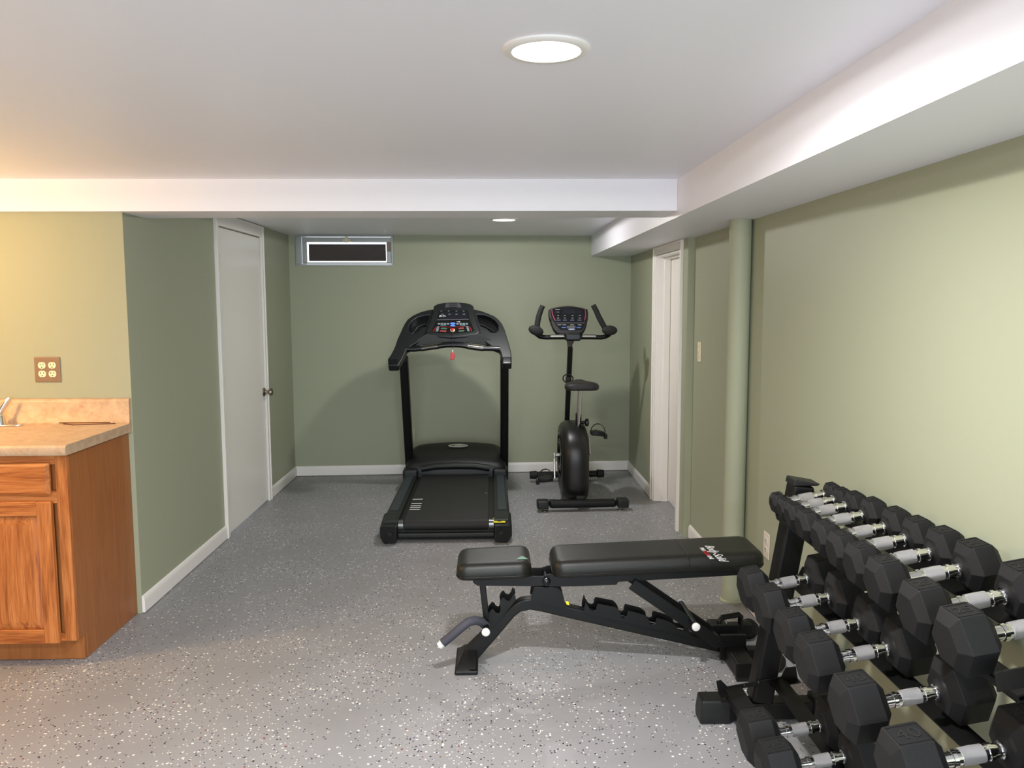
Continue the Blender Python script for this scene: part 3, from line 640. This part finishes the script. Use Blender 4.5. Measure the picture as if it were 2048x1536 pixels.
# crank, arms and pedals
ck = Vector((hx0, 5.90, P(1121, 910, Y=5.9).z))
cr = obj('crank_hub', MB().cyl((hx0-.035, ck.y, ck.z), (hx0+.0, ck.y, ck.z), .016, seg=20), STEEL, B, smooth=True)
obj('crank_cap', MB().box(hx0-.052, hx0-.034, ck.y-.022, ck.y+.022, ck.z-.018, ck.z+.018), mat('silver_crank', (190, 190, 186), .3, .8), cr, bev=.004)
def pedal(cx, cy, cz, s, lab):
    pd = obj('pedal', MB().rings([[Vector((cx+s*x, cy+y, cz+z)) for x, y, z in ((0, -.05, -.01), (0, .05, -.01), (0, .05, .014), (0, -.05, .014))],
        [Vector((cx+s*x, cy+y, cz+z)) for x, y, z in ((.05, -.062, -.014), (.05, .058, -.012), (.05, .058, .018), (.05, -.062, .018))],
        [Vector((cx+s*x, cy+y, cz+z)) for x, y, z in ((.105, -.045, -.022), (.105, .045, -.018), (.105, .045, .004), (.105, -.045, .004))]]), BLK, B, bev=.005)
    st = [Vector((cx+s*x, cy, cz+z)) for x, z in ((.0, .01), (.004, .035), (.022, .058), (.045, .068), (.072, .064), (.096, .042), (.106, .012), (.106, -.02))]
    obj('pedal_strap', MB().rings([[q+Vector((0, -.017, 0)), q+Vector((0, .017, 0)), q+Vector((0, .017, .003))+Vector((s*.002, 0, 0)), q+Vector((0, -.017, .003))+Vector((s*.002, 0, 0))] for q in st]), RUB, pd, smooth=True)
    obj('strap_buckle', MB().box(cx+s*.098 if s > 0 else cx-.122, cx+.122 if s > 0 else cx-.098, cy-.02, cy+.02, cz-.042, cz-.008), BLK, pd, bev=.004)
    return pd
lp = P(1118, 955, Y=5.84); rp = P(1181, 868, Y=5.98)
arm = mat('silver_crank', (190, 190, 186))
obj('crank_arm', MB().beam(Vector((hx0-.044, ck.y, ck.z+.01)), Vector((hx0-.044, lp.y, lp.z-.01)), .022, .012, (0, 1, 0)), arm, cr, bev=.003)
obj('crank_arm', MB().beam(Vector((hx1+.026, ck.y, ck.z)), Vector((hx1+.026, rp.y, rp.z+.01)), .022, .012, (0, 1, 0)), arm, cr, bev=.003)
pedal(hx0-.058, lp.y, P(1100, 957, Y=5.84).z, -1, 'l'); pedal(hx1+.04, rp.y, P(1200, 866, Y=5.98).z, 1, 'r')
# main post, bottle ring, handlebar post
pbz = P(1133, 860, Y=6.27); ptz = P(1140.5, 692, Y=6.06)
post = obj('main_post', MB().beam(pbz, ptz, .06, .036, (0, 1, 0)), BLK, B, bev=.01, seg=3)
bc = P(1136, 757, Y=6.05)
obj('bottle_holder', MB().tube([bc+Vector((.038*math.cos(2*PI*k/20), .03*math.sin(2*PI*k/20), .028*math.sin(2*PI*k/20))) for k in range(20)], .0045, 8, closed=True), BLK, post, smooth=True)
obj('bottle_bracket', MB().box(bc.x-.014, bc.x+.022, bc.y-.01, bc.y+.05, bc.z-.05, bc.z+.01), BLK, post, bev=.005)
HY = 6.02
hb = lambda cx, cy, Yv=HY: P(1030+cx*.1498, 590+cy*.1498, Y=Yv)
handle = obj('handlebar', MB().tube([hb(285, 520, HY-.03), hb(330, 555), hb(410, 565), hb(560, 562), hb(780, 562), hb(1000, 562), hb(1150, 565), hb(1210, 555), hb(1262, 525, HY-.03)], .017, 14), BLK, B, smooth=True)
for a_, b_ in ((475, 655), (898, 1080)): obj('pulse_sensor', MB().cyl(hb(a_, 551, HY-.010), hb(b_, 551, HY-.010), .0145, seg=16), STEEL, handle, smooth=True)
obj('handlebar_clamp', MB().beam(hb(668, 560), hb(880, 560), .062, .058, (0, 1, 0)), CHAR, handle, bev=.016, seg=4)
obj('neck_bracket', MB().rings([[hb(x, 600, HY+d_) for x, d_ in ((690, -.02), (800, -.02), (800, .05), (690, .05))], [hb(x, 700, HY+.01+d_) for x, d_ in ((702, -.02), (750, -.02), (750, .05), (702, .05))]]), mat('bracket_bronze', (52, 46, 38), .35), handle, bev=.006)
for pts, nm in (([(296, 440), (300, 370), (318, 280), (345, 200), (372, 142)], 'grip'), ([(1200, 440), (1160, 370), (1118, 290), (1080, 205), (1043, 135)], 'grip')):
    obj('upright_grip', MB().tube([hb(x, y, HY-.04+.0*i) for i, (x, y) in enumerate(pts)], [.0200, .0205, .020, .0195, .019], 16), mat('foam_black', (20, 20, 20), .75), handle, smooth=True)
for cx, cy, an in ((280, 474, .32), (1264, 472, .02)):
    e1 = [hb(x, y, HY-.065) for x, y in ell(cx, cy, 100, 62, 28, an)]; e2 = [hb(x, y, HY-.025) for x, y in ell(cx, cy, 104, 66, 28, an)]; e3 = [hb(x, y, HY+.0) for x, y in ell(cx, cy, 80, 50, 28, an)]; e0 = [hb(x, y, HY-.075) for x, y in ell(cx, cy, 76, 46, 28, an)]
    obj('elbow_pad', MB().rings([e0, e1, e2, e3]), mat('foam_black', (34, 34, 34)), handle, smooth=True, ang=60)
BA = Vector((0, HY-.01, 1.215)); BNv = Vector((1, 0, 0)).cross(Vector((0, .10, .17))).normalized()
if BNv.y > 0: BNv = -BNv
def bp_(cx, cy, d=0): return PP(1030+cx*.1498, 590+cy*.1498, BA, BNv)+BNv*d
co = [(448,200),(480,180),(560,162),(640,150),(710,147),(775,150),(860,165),(930,182),(968,192),(978,250),(975,310),(955,410),(930,470),(895,512),(820,528),(710,532),(600,524),(555,508),(515,460),(480,380),(455,300),(446,240)]
bcons = obj('console', MB().rings([[bp_(712+(x-712)*.9, 340+(y-340)*.9, -.045) for x, y in co], [bp_(x, y, -.03) for x, y in co], [bp_(x, y, .0) for x, y in co], [bp_(712+(x-712)*.96, 340+(y-340)*.96, .008) for x, y in co]]), CHARD, B, bev=.002)
fc = obj('console_face', MB().prism([bp_(x, y, .0085) for x, y in ((470,208),(560,185),(640,172),(780,172),(860,186),(955,208),(958,300),(935,400),(890,470),(600,470),(540,400),(490,320))], BNv*.0015), BLKG, bcons)
def bd(name, pts, m_, d=.0105, th=.001): return obj(name, MB().prism([bp_(x, y, d) for x, y in pts], BNv*th), m_, fc)
bd('display_window', [(630,190),(800,190),(800,262),(630,262)], mat('display_black', (26, 28, 34)))
for pts in ([(484,200),(494,200),(502,260),(520,310),(543,350),(535,356),(510,316),(492,264)], [(930,200),(940,200),(946,260),(942,310),(930,352),(920,348),(932,308),(936,260)]): bd('red_trim', pts, mat('magenta_trim', (150, 40, 70), .5))
bd('panel_line', [(538,378),(930,378),(926,388),(542,388)], mat('strip_grey', (78, 76, 80)))
for y in (285, 318):
    for x in (575, 665, 765, 862): bd('panel_print', [(x-12,y-4),(x+12,y-4),(x+12,y+4),(x-12,y+4)], GRYP)
for x in (580, 665, 762, 860): bd('blue_print', [(x-26,340),(x+26,340),(x+26,350),(x-26,350)], mat('slate_print', (70, 84, 120), .5))
for x in (590, 655, 760, 862): bd('key_button', [(x-24,402),(x+24,402),(x+24,413),(x-24,413)], GRYP)
for x in (650, 848): bd('blue_button', [(x-32,438),(x+32,438),(x+26,452),(x-26,452)], mat('dim_blue', (60, 90, 150), .4), .0105, .002)
bd('grey_panel', [(690,420),(806,420),(806,455),(690,455)], mat('strip_grey', (78, 76, 80)))
obj('start_button', MB().prism([bp_(x, y, .010) for x, y in ell(755, 467, 46, 8, 20)], BNv*.002), mat('pale_button', (150, 165, 190), .4), fc)
bd('model_print', [(538,200),(600,200),(600,208),(538,208)], GRYP)
obj('speaker_ring', MB().prism([bp_(x, y, .0103) for x, y in ell(852, 238, 34, 22, 24)], BNv*.0012), mat('display_black', (26, 28, 34)), fc)
MM2 = frame(bp_(568, 238, .011), (1, 0, 0), (0, .10, .17))
text('panel_text', 'FUEL', .012, MM2, GRYP, fc)
# seat, post, knob
sY = 5.80
sp0, sp1 = P(1156.5, 850, Y=sY+.05), P(1160.5, 776, Y=sY+.0)
obj('seat_tube', MB().beam(P(1156, 874, Y=sY+.07), P(1157, 826, Y=sY+.05), .05, .04), BLK, B, bev=.008)
st_ = obj('seat_post', MB().cyl(sp0, sp1, .0165, seg=18), mat('polished_post', (205, 205, 200), .22, 1.0), B, smooth=True)
kq = P(1162, 845, Y=sY+.04)
obj('seat_knob', MB().lathe([(0, .011), (.026, .010), (.028, .016), (.034, .027), (.046, .029), (.054, .024), (.058, .008)], kq, (1, 0, 0), 20), CHAR, B, smooth=True)
sc_ = P(1161, 771, Y=sY); 
rs = []
# saddle: wide at the back (towards the camera), narrow nose pointing forward
for yy_, hw, zt, zb in ((-.155, .055, .016, -.012), (-.150, .098, .024, -.022), (-.12, .122, .032, -.026), (-.06, .126, .034, -.026), (0, .108, .030, -.024), (.06, .070, .030, -.020), (.11, .040, .034, -.016), (.145, .028, .034, -.010), (.158, .014, .022, .0)):
    rs.append([Vector((sc_.x+hw*x, sY+yy_, sc_.z+(zt if zz > 0 else zb)*abs(zz))) for x, zz in ((-1, 0.15), (-.92, .7), (-.6, 1), (-.2, .93), (.2, .93), (.6, 1), (.92, .7), (1, .15), (.97, -.8), (.8, -1), (.3, -1), (-.3, -1), (-.8, -1), (-.97, -.8))])
obj('seat', MB().rings(rs), mat('saddle_vinyl', (30, 27, 26), .55, 0, .2, 300), B, sub=2, smooth=True, ang=180)
#@@NEXT2

# ================================================================== WEIGHT BENCH
G = thing('weight_bench', 'black padded adjustable weight bench lying flat across the floor', 'weight bench', (.4, 3.19, 0))
YC = 3.19
def bl(pts, Yv, s, ox, oy): return [P(ox+x*s, oy+y*s, Y=Yv) for x, y in pts]
def plate(name, pts, y0, th, m, parent, bev=.002):   # pts = points already on plane; move to depth y0
    return obj(name, MB().prism([Vector((p.x, y0, p.z)) for p in pts], (0, th, 0)), m, parent, bev=bev)
up_edge = [(922.6,1308),(975,1258),(1025.5,1211.4),(1041.6,1201.3),(1061.8,1198.2),(1085,1201),(1132.4,1213),(1219,1233),(1462,1290)]
lo_edge = [(1462,1311),(1330,1281),(1219,1255.7),(1130,1235.5),(1082,1224),(1059.8,1220.4),(1041.6,1224.5),(1029.5,1233.5),(990,1280),(954.8,1320.3)]
mainb = plate('main_beam', [P(x, y, Y=3.165) for x, y in up_edge+lo_edge], 3.165, .05, BLK, G, .006)
bb, cc_ = (930, 1080, .2101), (1130, 1120, .2362)
fl = bl([(222,850),(222,700),(258,655),(280,668),(296,695),(322,702),(338,665),(330,600),(345,562),(370,545),(390,575),(418,584),(442,560),(455,520),(478,528),(486,575),(430,640),(270,832)], 3.15, bb[2], bb[0], bb[1])
ml = bl([(160,455),(160,415),(178,350),(192,385),(215,422),(240,434),(262,425),(266,395),(278,372),(430,402),(455,425),(470,450),(478,485),(500,497),(522,485),(525,455),(535,432),(660,462),(690,480),(710,500),(718,540),(745,550),(768,540),(768,510),(780,492),(880,520),(925,545),(948,560),(955,590),(985,598),(1005,590),(1010,565),(1020,560),(1100,660)], 3.15, cc_[2], cc_[0], cc_[1])
for y0 in (3.150, 3.226):
    plate('seat_ladder', fl, y0, .005, BLK, G, .001); plate('back_ladder', ml, y0, .005, BLK, G, .001)
hub = [(1061.8,1203),(1063,1190),(1068,1174),(1114,1174),(1122,1181),(1127,1193),(1132,1216)]
for y0 in (3.146, 3.230): plate('hub_plate', [P(x, y, Y=3.15) for x, y in hub], y0, .005, BLK, G, .001)
ys = P(1133, 1206, Y=3.147)
plate('yellow_sticker', [P(x, y, Y=3.163) for x, y in ((1131,1202),(1137,1203.5),(1139,1210.5),(1133,1209))], 3.1635, .001, YEL, G, 0)
pv = P(1093, 1163, Y=3.135)
pb_ = obj('pivot_bolt', MB().cyl((pv.x, 3.128, pv.z), (pv.x, 3.252, pv.z), .011, seg=20), BLK, G, smooth=True)
obj('bolt_head', MB().lathe([(0, .017), (.004, .017), (.009, .011), (.010, .002)], (pv.x, 3.134, pv.z), (0, -1, 0), 20), BLKG, pb_, smooth=True)
for y0 in (3.137, 3.238):
    plate('seat_frame', [P(x, y, Y=3.14) for x, y in ((944.8,1158),(947,1166),(955,1171),(1078,1172),(1088,1171),(1088,1152),(944.8,1152))], y0, .005, BLK, G, .001)
    plate('back_frame', [P(x, y, Y=3.14) for x, y in ((1086,1152),(1084,1170),(1100,1173.5),(1150,1173),(1233,1170),(1237,1164),(1310,1160),(1490,1150),(1490,1140),(1100,1148))], y0+.004, .005, BLK, G, .001)
obj('seat_strut', MB().beam(P(965, 1168, Y=3.175), P(973, 1238, Y=3.175), .03, .024), BLK, G, bev=.003)
# seat adjustment pin + handle
sp_ = P(973.6, 1266.8, Y=3.085); s0 = P(972, 1246, Y=3.16)
pin = obj('seat_pin', MB().cyl(Vector((s0.x, 3.25, s0.z)), Vector((s0.x, 3.075, s0.z-.0)), .012, seg=18), BLK, G, smooth=True)
obj('pin_cap', MB().lathe([(0, .0155), (.008, .0165), (.012, .013), (.014, .004)], Vector((s0.x, 3.074, s0.z)), (0, -1, 0), 20), WCAP, pin, smooth=True)
hp = [P(972, 1252, Y=3.14), P(962, 1243, Y=3.12), P(950, 1240.5, Y=3.10), P(937, 1244, Y=3.09), P(925, 1253, Y=3.08), P(905, 1270, Y=3.08), P(886, 1285.5, Y=3.08)]
hd = obj('front_handle', MB().tube(hp, .0175, 18), FOAM, G, smooth=True)
obj('handle_cap', MB().cyl(hp[-1], P(879.5, 1292, Y=3.08), .0165, .0155, 18), WCAP, hd, smooth=True)
# backrest support channel
s_a, s_b = P(1263, 1166, Y=3.14), P(1440, 1287, Y=3.14)
arm_ = None
for y0, nm in ((3.127, 'support_arm'), (3.245, 'support_arm')):
    a, b = Vector((s_a.x, y0, s_a.z)), Vector((s_b.x, y0, s_b.z))
    o = obj(nm, MB().beam(a, b, .006, .046), BLK, G, bev=.002); arm_ = arm_ or o
kp = P(1382, 1238, Y=3.13)
bpn = obj('back_pin', MB().cyl((kp.x, 3.30, kp.z), (kp.x, 3.055, kp.z), .012, seg=18), BLK, G, smooth=True)
for y0, d_ in ((3.055, -1), (3.30, 1)): obj('pin_cap', MB().lathe([(0, .0155), (.008, .0165), (.012, .013), (.014, .004)], (kp.x, y0, kp.z), (0, d_, 0), 20), WCAP, bpn, smooth=True)
ax = P(1443, 1289, Y=3.12)
obj('arm_axle', MB().cyl((ax.x, 3.112, ax.z), (ax.x, 3.262, ax.z), .014, seg=18), BLKG, G, smooth=True)
# feet
fx_ = P(932, 1330, Y=3.19)
f1 = obj('front_foot', MB().box(-.153, -.062, 3.075, 3.305, .001, .018), BLK, G, bev=.006, seg=3)
obj('foot_gusset', MB().rings([[Vector(q) for q in ((-.148, 3.09, .018), (-.068, 3.09, .018), (-.068, 3.29, .018), (-.148, 3.29, .018))], [Vector(q) for q in ((-.118, 3.16, .066), (-.066, 3.16, .066), (-.066, 3.22, .066), (-.118, 3.22, .066))]]), BLK, f1, bev=.003)
cbx = .955
cb = obj('rear_crossbar', MB().box(cbx-.025, cbx+.05, 2.985, 3.425, .016, .078), BLK, G, bev=.007, seg=3)
for y in (3.0, 3.41): obj('foot_pad', MB().box(cbx-.02, cbx+.045, y-.012, y+.012, .001, .018), RUB, cb)
for y in (3.135, 3.235): obj('beam_bracket', MB().box(cbx-.045, cbx+.06, y, y+.015, .02, .125), BLK, cb, bev=.003)
obj('rear_handle', MB().tube([(cbx+.0, 3.30, .075), (cbx-.005, 3.30, .118), (cbx+.01, 3.31, .128), (cbx+.09, 3.34, .128), (cbx+.10, 3.345, .118), (cbx+.10, 3.345, .06)], .012, 12), BLK, cb, smooth=True)
for y in (3.335, 3.09): obj('wheel_bracket', MB().box(cbx+.05, cbx+.15, y, y+.04, .03, .085), BLK, cb, bev=.004)
for y in (3.395, 3.07):
    wh = obj('wheel', MB().lathe([(-.016, .034), (-.013, .041), (.013, .041), (.016, .034)], (1.108, y, .0425), (0, 1, 0), 28), RUB, G, smooth=True)
    obj('wheel_hub', MB().cyl((1.108, y-.019, .0425), (1.108, y+.019, .0425), .014, seg=18), BLKG, wh, smooth=True)
# pads: rounded outline, soft crowned top
def pad(name, outline, z0, h, inset, parent, m=VINYL, crown=.0):
    n = len(outline); cx = sum(p[0] for p in outline)/n; cy = sum(p[1] for p in outline)/n
    def off(d):
        out = []
        for i in range(n):
            p0, p1, p2 = Vector(outline[i-1]), Vector(outline[i]), Vector(outline[(i+1)%n]); t = (p2-p0).normalized(); nn = Vector((t.y, -t.x))
            if nn.dot(Vector((cx, cy))-p1) < 0: nn = -nn
            out.append(p1+nn*d)
        return out
    def zz(x): return z0+.022*(x-.2)
    def ring(d, z, c=0): return [Vector((p.x, p.y+.045*(p.x-.2), zz(p.x)+z)) for p in off(d)]
    rings = [ring(.03, -.001), ring(.004, 0), ring(.0, .006), ring(.0, h*.55), ring(.004, h*.74), ring(inset*.45, h*.90), ring(inset, h*.99), ring(inset*1.8, h)]
    return obj(name, MB().rings(rings), m, parent, smooth=True, ang=60)
def rr(x0, x1, y0, y1, r, rx=None, taper=0, n=6):
    """rounded rectangle, optional taper of the x0 end"""
    pts = []
    for cx, cy, a0 in ((x1-r, y1-r, 0), (x0+r, y1-r-taper, 90), (x0+r, y0+r+taper, 180), (x1-r, y0+r, 270)):
        for k in range(n+1):
            a = math.radians(a0+90*k/n); pts.append((cx+r*math.cos(a), cy+r*math.sin(a)))
    out = []
    for i, p in enumerate(pts):       # subdivide long sides so that tilt/insets stay even
        q = pts[(i+1)%len(pts)]; L_ = math.dist(p, q); out.append(p)
        for j in range(1, int(L_/.05)): t_ = j/int(L_/.05); out.append((p[0]+(q[0]-p[0])*t_, p[1]+(q[1]-p[1])*t_))
    return out
seat = pad('seat_pad', rr(-.142, .150, 3.065, 3.325, .045, taper=.006), .395, .062, .026, G)
obj('seat_seam', MB().tube([Vector((x, y+.045*(x-.2), .395+.022*(x-.2)+.012)) for x, y in rr(-.1428, .1508, 3.0642, 3.3258, .046, taper=.006)], .0016, 6, closed=True), BLK, seat)
tcp = P(1045, 1117, Z=.458)
obj('green_sticker', MB().prism([P(x, y, Z=.4565) for x, y in ((1032,1119),(1042,1112.5),(1047,1113),(1056,1118))], (0, 0, .0006)), TEAL, seat)
back = pad('back_pad', rr(.232, 1.075, 3.055, 3.325, .05, taper=.006), .390, .064, .026, G)
obj('back_seam', MB().tube([Vector((x, y+.045*(x-.2), .390+.022*(x-.2)+.012)) for x, y in rr(.2312, 1.0758, 3.0542, 3.3258, .051, taper=.006)], .0016, 6, closed=True), BLK, back)
sx_ = P(1378, 1110, Z=.47).x
sm = [Vector((sx_+dx, y+.045*(sx_-.2), .39+.022*(sx_-.2)+z)) for dx, y, z in ((0, 3.0535, .004), (0, 3.0535, .036), (0, 3.058, .05), (0, 3.075, .0605), (0, 3.10, .0645), (0, 3.19, .0645), (0, 3.28, .0645), (0, 3.305, .0605), (0, 3.322, .05), (0, 3.3265, .036))]
obj('cross_seam', MB().tube(sm, .0022, 6), BLK, back)
lg = P(1431, 1104, Z=.4735)
lgM = frame((lg.x, lg.y, .390+.022*(lg.x-.2)+.0648), (.03, -1, 0), (1, .03, .022))
text('logo_script', 'Body-Solid', .050, lgM, WHT, back, ext=.0003, shear=.35, bold=.0001, sx=.92)
lw = lgM @ Matrix.Translation((0, -.036, 0))
for s_, dx, m_ in (('PRO', -.052, WHT), ('CLUB', -.002, RED), ('LINE', .05, WHT)): text('logo_word', s_, .022, lw @ Matrix.Translation((dx, 0, 0)), m_, back, ext=.0003, bold=.0004)

# ================================================================== DUMBBELL RACK
K = thing('dumbbell_rack', 'black steel three-tier dumbbell rack along the right wall', 'rack', (.95, 2.03, 0))
UYF, UYN = 2.71, 1.355
def ux(z): return .916+.16*z
for yc in (UYF, UYN):
    u = obj('upright', MB().beam((ux(.07), yc, .07), (ux(.838), yc, .838), .075, .075), BLK, K, bev=.012, seg=4)
    obj('upright_cap', MB().prism([Vector((ux(.84)+x, yc-.040, .838+z)) for x, z in ((-.041, 0), (.041, 0), (.052, .006), (-.036, .022))], (0, .08, 0)), CHARD, u, bev=.003)
    ft = obj('foot', MB().box(.76, 1.155, yc-.032, yc+.032, .012, .072), BLK, K, bev=.006)
    for x0, x1 in ((.712, .818), (1.105, 1.185)): obj('foot_cap', MB().rings([[Vector((x, yc+y, z)) for x, y, z in q] for q in (
        ((x0, -.034, .001), (x1, -.036, .001), (x1, .036, .001), (x0, .034, .001)), ((x0+.0, -.042, .03), (x1, -.042, .03), (x1, .042, .03), (x0, .042, .03)), ((x0+.006, -.038, .086), (x1, -.04, .086), (x1, .04, .086), (x0+.006, .038, .086)))]), CHARD, ft, bev=.007, seg=3)
TILT = math.radians(10)
ULEFT = (-.092, -.098, -.128)
TIERS = [(1.031, .819), (.928, .578), (.881, .228)]
def tf(xc, zc, y=0):       # local frame: u along the dumbbell axis (right is higher), w perpendicular up
    ax_ = Vector((math.cos(TILT), 0, math.sin(TILT))); return lambda u, w, yy: Vector((xc, 0, zc))+ax_*u+Vector((-math.sin(TILT), 0, math.cos(TILT)))*w+Vector((0, yy, 0))
for ti, (xc, zc) in enumerate(TIERS):
    F = tf(xc, zc)
    yb0, yb1 = UYN+.039, UYF-.039
    w_top = (-.061, -.070, -.076)[ti]
    for yy0, yy1, sgn in ((yb1-.005, yb1, 1), (yb0, yb0+.005, -1)):
        if sgn < 0: br = obj('tier_bracket', MB().prism([F(-.128, -.046, yy0), F(.150, -.046, yy0), F(.150, -.008, yy0), F(-.128, -.008, yy0)], (0, .005, 0)), BLK, K, bev=.001)
        else: br = obj('tier_bracket', MB().prism([F(ULEFT[ti], w_top-.012, yy0), F(.150, w_top-.012, yy0), F(.150, w_top+.03, yy0), (F(.115, w_top+.032, yy0)), F(.095, w_top+.004, yy0), F(ULEFT[ti]+.035, w_top+.004, yy0), F(ULEFT[ti]+.016, w_top+.032, yy0), F(ULEFT[ti], w_top+.03, yy0)], (0, .005, 0)), BLK, K, bev=.001)
        fl_y = yy0-.03 if sgn > 0 else yy1
        for (u0, u1) in ((ULEFT[ti], -.05), (.05, .150)):
            obj('bracket_flange', MB().prism([F(u0, w_top-.014, fl_y), F(u1, w_top-.014, fl_y), F(u1, w_top-.0115, fl_y), F(u0, w_top-.0115, fl_y)], (0, .03, 0)), BLK, br)
        for u in (-.035, .015):
            obj('bolt', MB().lathe([(0, .007), (.004, .006), (.006, .002)], F(u, w_top-.002, yy0 if sgn > 0 else yy1), (0, -sgn, 0), 12), BLKG, br, smooth=True)
    for u0, u1, lip, ld in ((max(-.104, ULEFT[ti]), -.048, max(-.104, ULEFT[ti]), .012 if ti < 2 else .035), (.050, .104, .104, .035)):
        lx0, lx1 = (lip, lip+.004) if lip < 0 else (lip-.004, lip)
        mb = MB()
        mb.prism([F(u0, w_top-.004, yb0+.0055), F(u1, w_top-.004, yb0+.0055), F(u1, w_top, yb0+.0055), F(u0, w_top, yb0+.0055)], (0, yb1-yb0-.011, 0))
        mb.prism([F(lx0, w_top-.004-ld, yb0+.0055), F(lx1, w_top-.004-ld, yb0+.0055), F(lx1, w_top-.0041, yb0+.0055), F(lx0, w_top-.0041, yb0+.0055)], (0, yb1-yb0-.011, 0))
        obj('rail', mb, BLK, K)

# ================================================================== DUMBBELLS
HEAD = mat('dumbbell_rubber', (23, 23, 24), .6, 0, .2, 300, spec=.28)
NUM = mat('dumbbell_number', (14, 14, 15), .6)
def hexr(F, u, ap, y):     # hexagon with flats top and bottom, apothem ap
    R = ap*2/math.sqrt(3)
    return [F(u, R*math.sin(PI/3*k), y+R*math.cos(PI/3*k)) for k in range(6)]
def circ(F, u, r, y, n): return [F(u, r*math.sin(2*PI*k/n), y+r*math.cos(2*PI*k/n)) for k in range(n)]
def dumbbell(tier, y, h, L, num, label, du=0):
    xc, zc = TIERS[tier]; ap = h/2
    w_top = (-.061, -.070, -.076)[tier]
    F0 = tf(xc+du, zc); dw = -max(0, -w_top-h/2-.004)*.45
    F = lambda u, w_, yy: F0(u, w_+dw, yy)
    t = thing('dumbbell', label, 'dumbbell', F(0, 0, y), 'rubber hex dumbbells on the %s tier' % ('top', 'middle', 'bottom')[tier])
    ch = min(.020, h*.17); cu = min(.018, L*.24)
    for s in (-1, 1):
        u0 = .063
        hd_ = MB().rings([hexr(F, s*(u0+.004), ap-ch*1.05, y), hexr(F, s*(u0+.004+cu), ap, y), hexr(F, s*(u0+L-cu), ap, y), hexr(F, s*(u0+L), ap-ch, y)])
        ho = obj('head', hd_, HEAD, t, bev=.0016, seg=2)
        nk = obj('head_neck', MB().rings([circ(F, s*(u0-.004), .0165, y, 24), circ(F, s*(u0+.0), .0175, y, 24), circ(F, s*(u0+.0045), min(.030, ap*.7), y, 24)]), HEAD, ho, smooth=True, ang=60)
        R = ap*2/math.sqrt(3)
        uc = s*(u0+L/2)
        # sunken-look number plate: a thin raised border and raised digits on the top flat
        hw, hl = (L-2*cu)*.46, R*.40
        M = frame(F(uc, ap+.0002, y), F(1, 0, 0)-F(0, 0, 0), Vector((0, 1, 0)))
        mb = MB()
        for (a0, a1, b0, b1) in ((-hw, hw, -hl, -hl+.0018), (-hw, hw, hl-.0018, hl), (-hw, -hw+.0018, -hl, hl), (hw-.0018, hw, -hl, hl)): mb.box(a0, a1, b0, b1, 0, .0009, M)
        obj('number_frame', mb, HEAD, ho)
        text('weight_number', str(num), min(hl*1.75, hw*1.5), M @ Matrix.Translation((0, 0, .0003)), NUM, ho, ext=.0006)
    # ergonomic chrome handle: collar rings, knurled swelling centre
    def lat(name, prof, m_, par):
        return obj(name, MB().rings([circ(F, u, r, y, 28) for u, r in prof]), m_, par, smooth=True, ang=25)
    hn = lat('handle', [(-.060, .0135), (-.047, .0138), (-.040, .0145), (-.030, .0145), (-.021, .0148), (.021, .0148), (.030, .0145), (.040, .0142), (.047, .0138), (.060, .0135)], CHROME, t)
    lat('knurled_grip', [(-.0225, .0150), (-.0220, .0172), (0, .0178), (.0220, .0172), (.0225, .0150)], KNURL, hn)
    for s in (-1, 1):
        lat('handle_ring', [(s*.0310, .0140), (s*.0315, .0172), (s*.0395, .0166), (s*.0400, .0140)], CHROME, hn)
        lat('collar', [(s*.0560, .0140), (s*.0565, .0180), (s*.0600, .0180), (s*.0605, .0160)], CHROME, hn)
    return t
def ordn(i): return ('', 'second ', 'third ', 'fourth ', 'fifth ', 'sixth ', 'seventh ', 'eighth ', 'ninth ', 'tenth ')[i]
topY = [2.622, 2.543, 2.455, 2.341, 2.205, 2.090, 1.967, 1.838, 1.666, 1.515]
topH = [.068, .070, .080, .090, .097, .101, .108, .115, .120, .120]
topL = [.052, .054, .060, .067, .071, .075, .080, .084, .089, .091]
topN = [5, 5, 10, 10, 15, 15, 20, 20, 25, 25]
for i in range(10):
    lab = ('small black hex dumbbell at the far end of the rack top tier' if i == 0 else
           'large black hex dumbbell nearest the camera on the rack top tier' if i == 9 else
           '%s hex dumbbell from the far end of the rack top tier' % ordn(i).strip())
    if 0 < i < 9: lab = ('small black ' if i < 3 else 'medium black ' if i < 7 else 'big black ')+'hex dumbbell, '+ordn(i)+'from the far end, top tier of the rack'
    dumbbell(0, topY[i], topH[i], topL[i], topN[i], lab)
midY = [2.475, 2.312, 2.116, 1.952, 1.722, 1.487]
midH = [.124, .126, .128, .130, .132, .133]; midL = [.088, .090, .093, .098, .103, .106]; midN = [30, 30, 35, 35, 40, 40]
for i in range(6):
    lab = ('large black hex dumbbell at the far end of the rack middle tier' if i == 0 else 'large black hex dumbbell nearest the camera on the rack middle tier' if i == 5
           else 'large black hex dumbbell, '+ordn(i)+'from the far end, middle tier of the rack')
    dumbbell(1, midY[i], midH[i], midL[i], midN[i], lab)
for i, (y, l) in enumerate(((2.227, 'heaviest-looking black hex dumbbell, farther one on the rack bottom tier'), (2.066, 'heaviest-looking black hex dumbbell, nearer one on the rack bottom tier'))):
    dumbbell(2, y, .136, .106, 45, l)
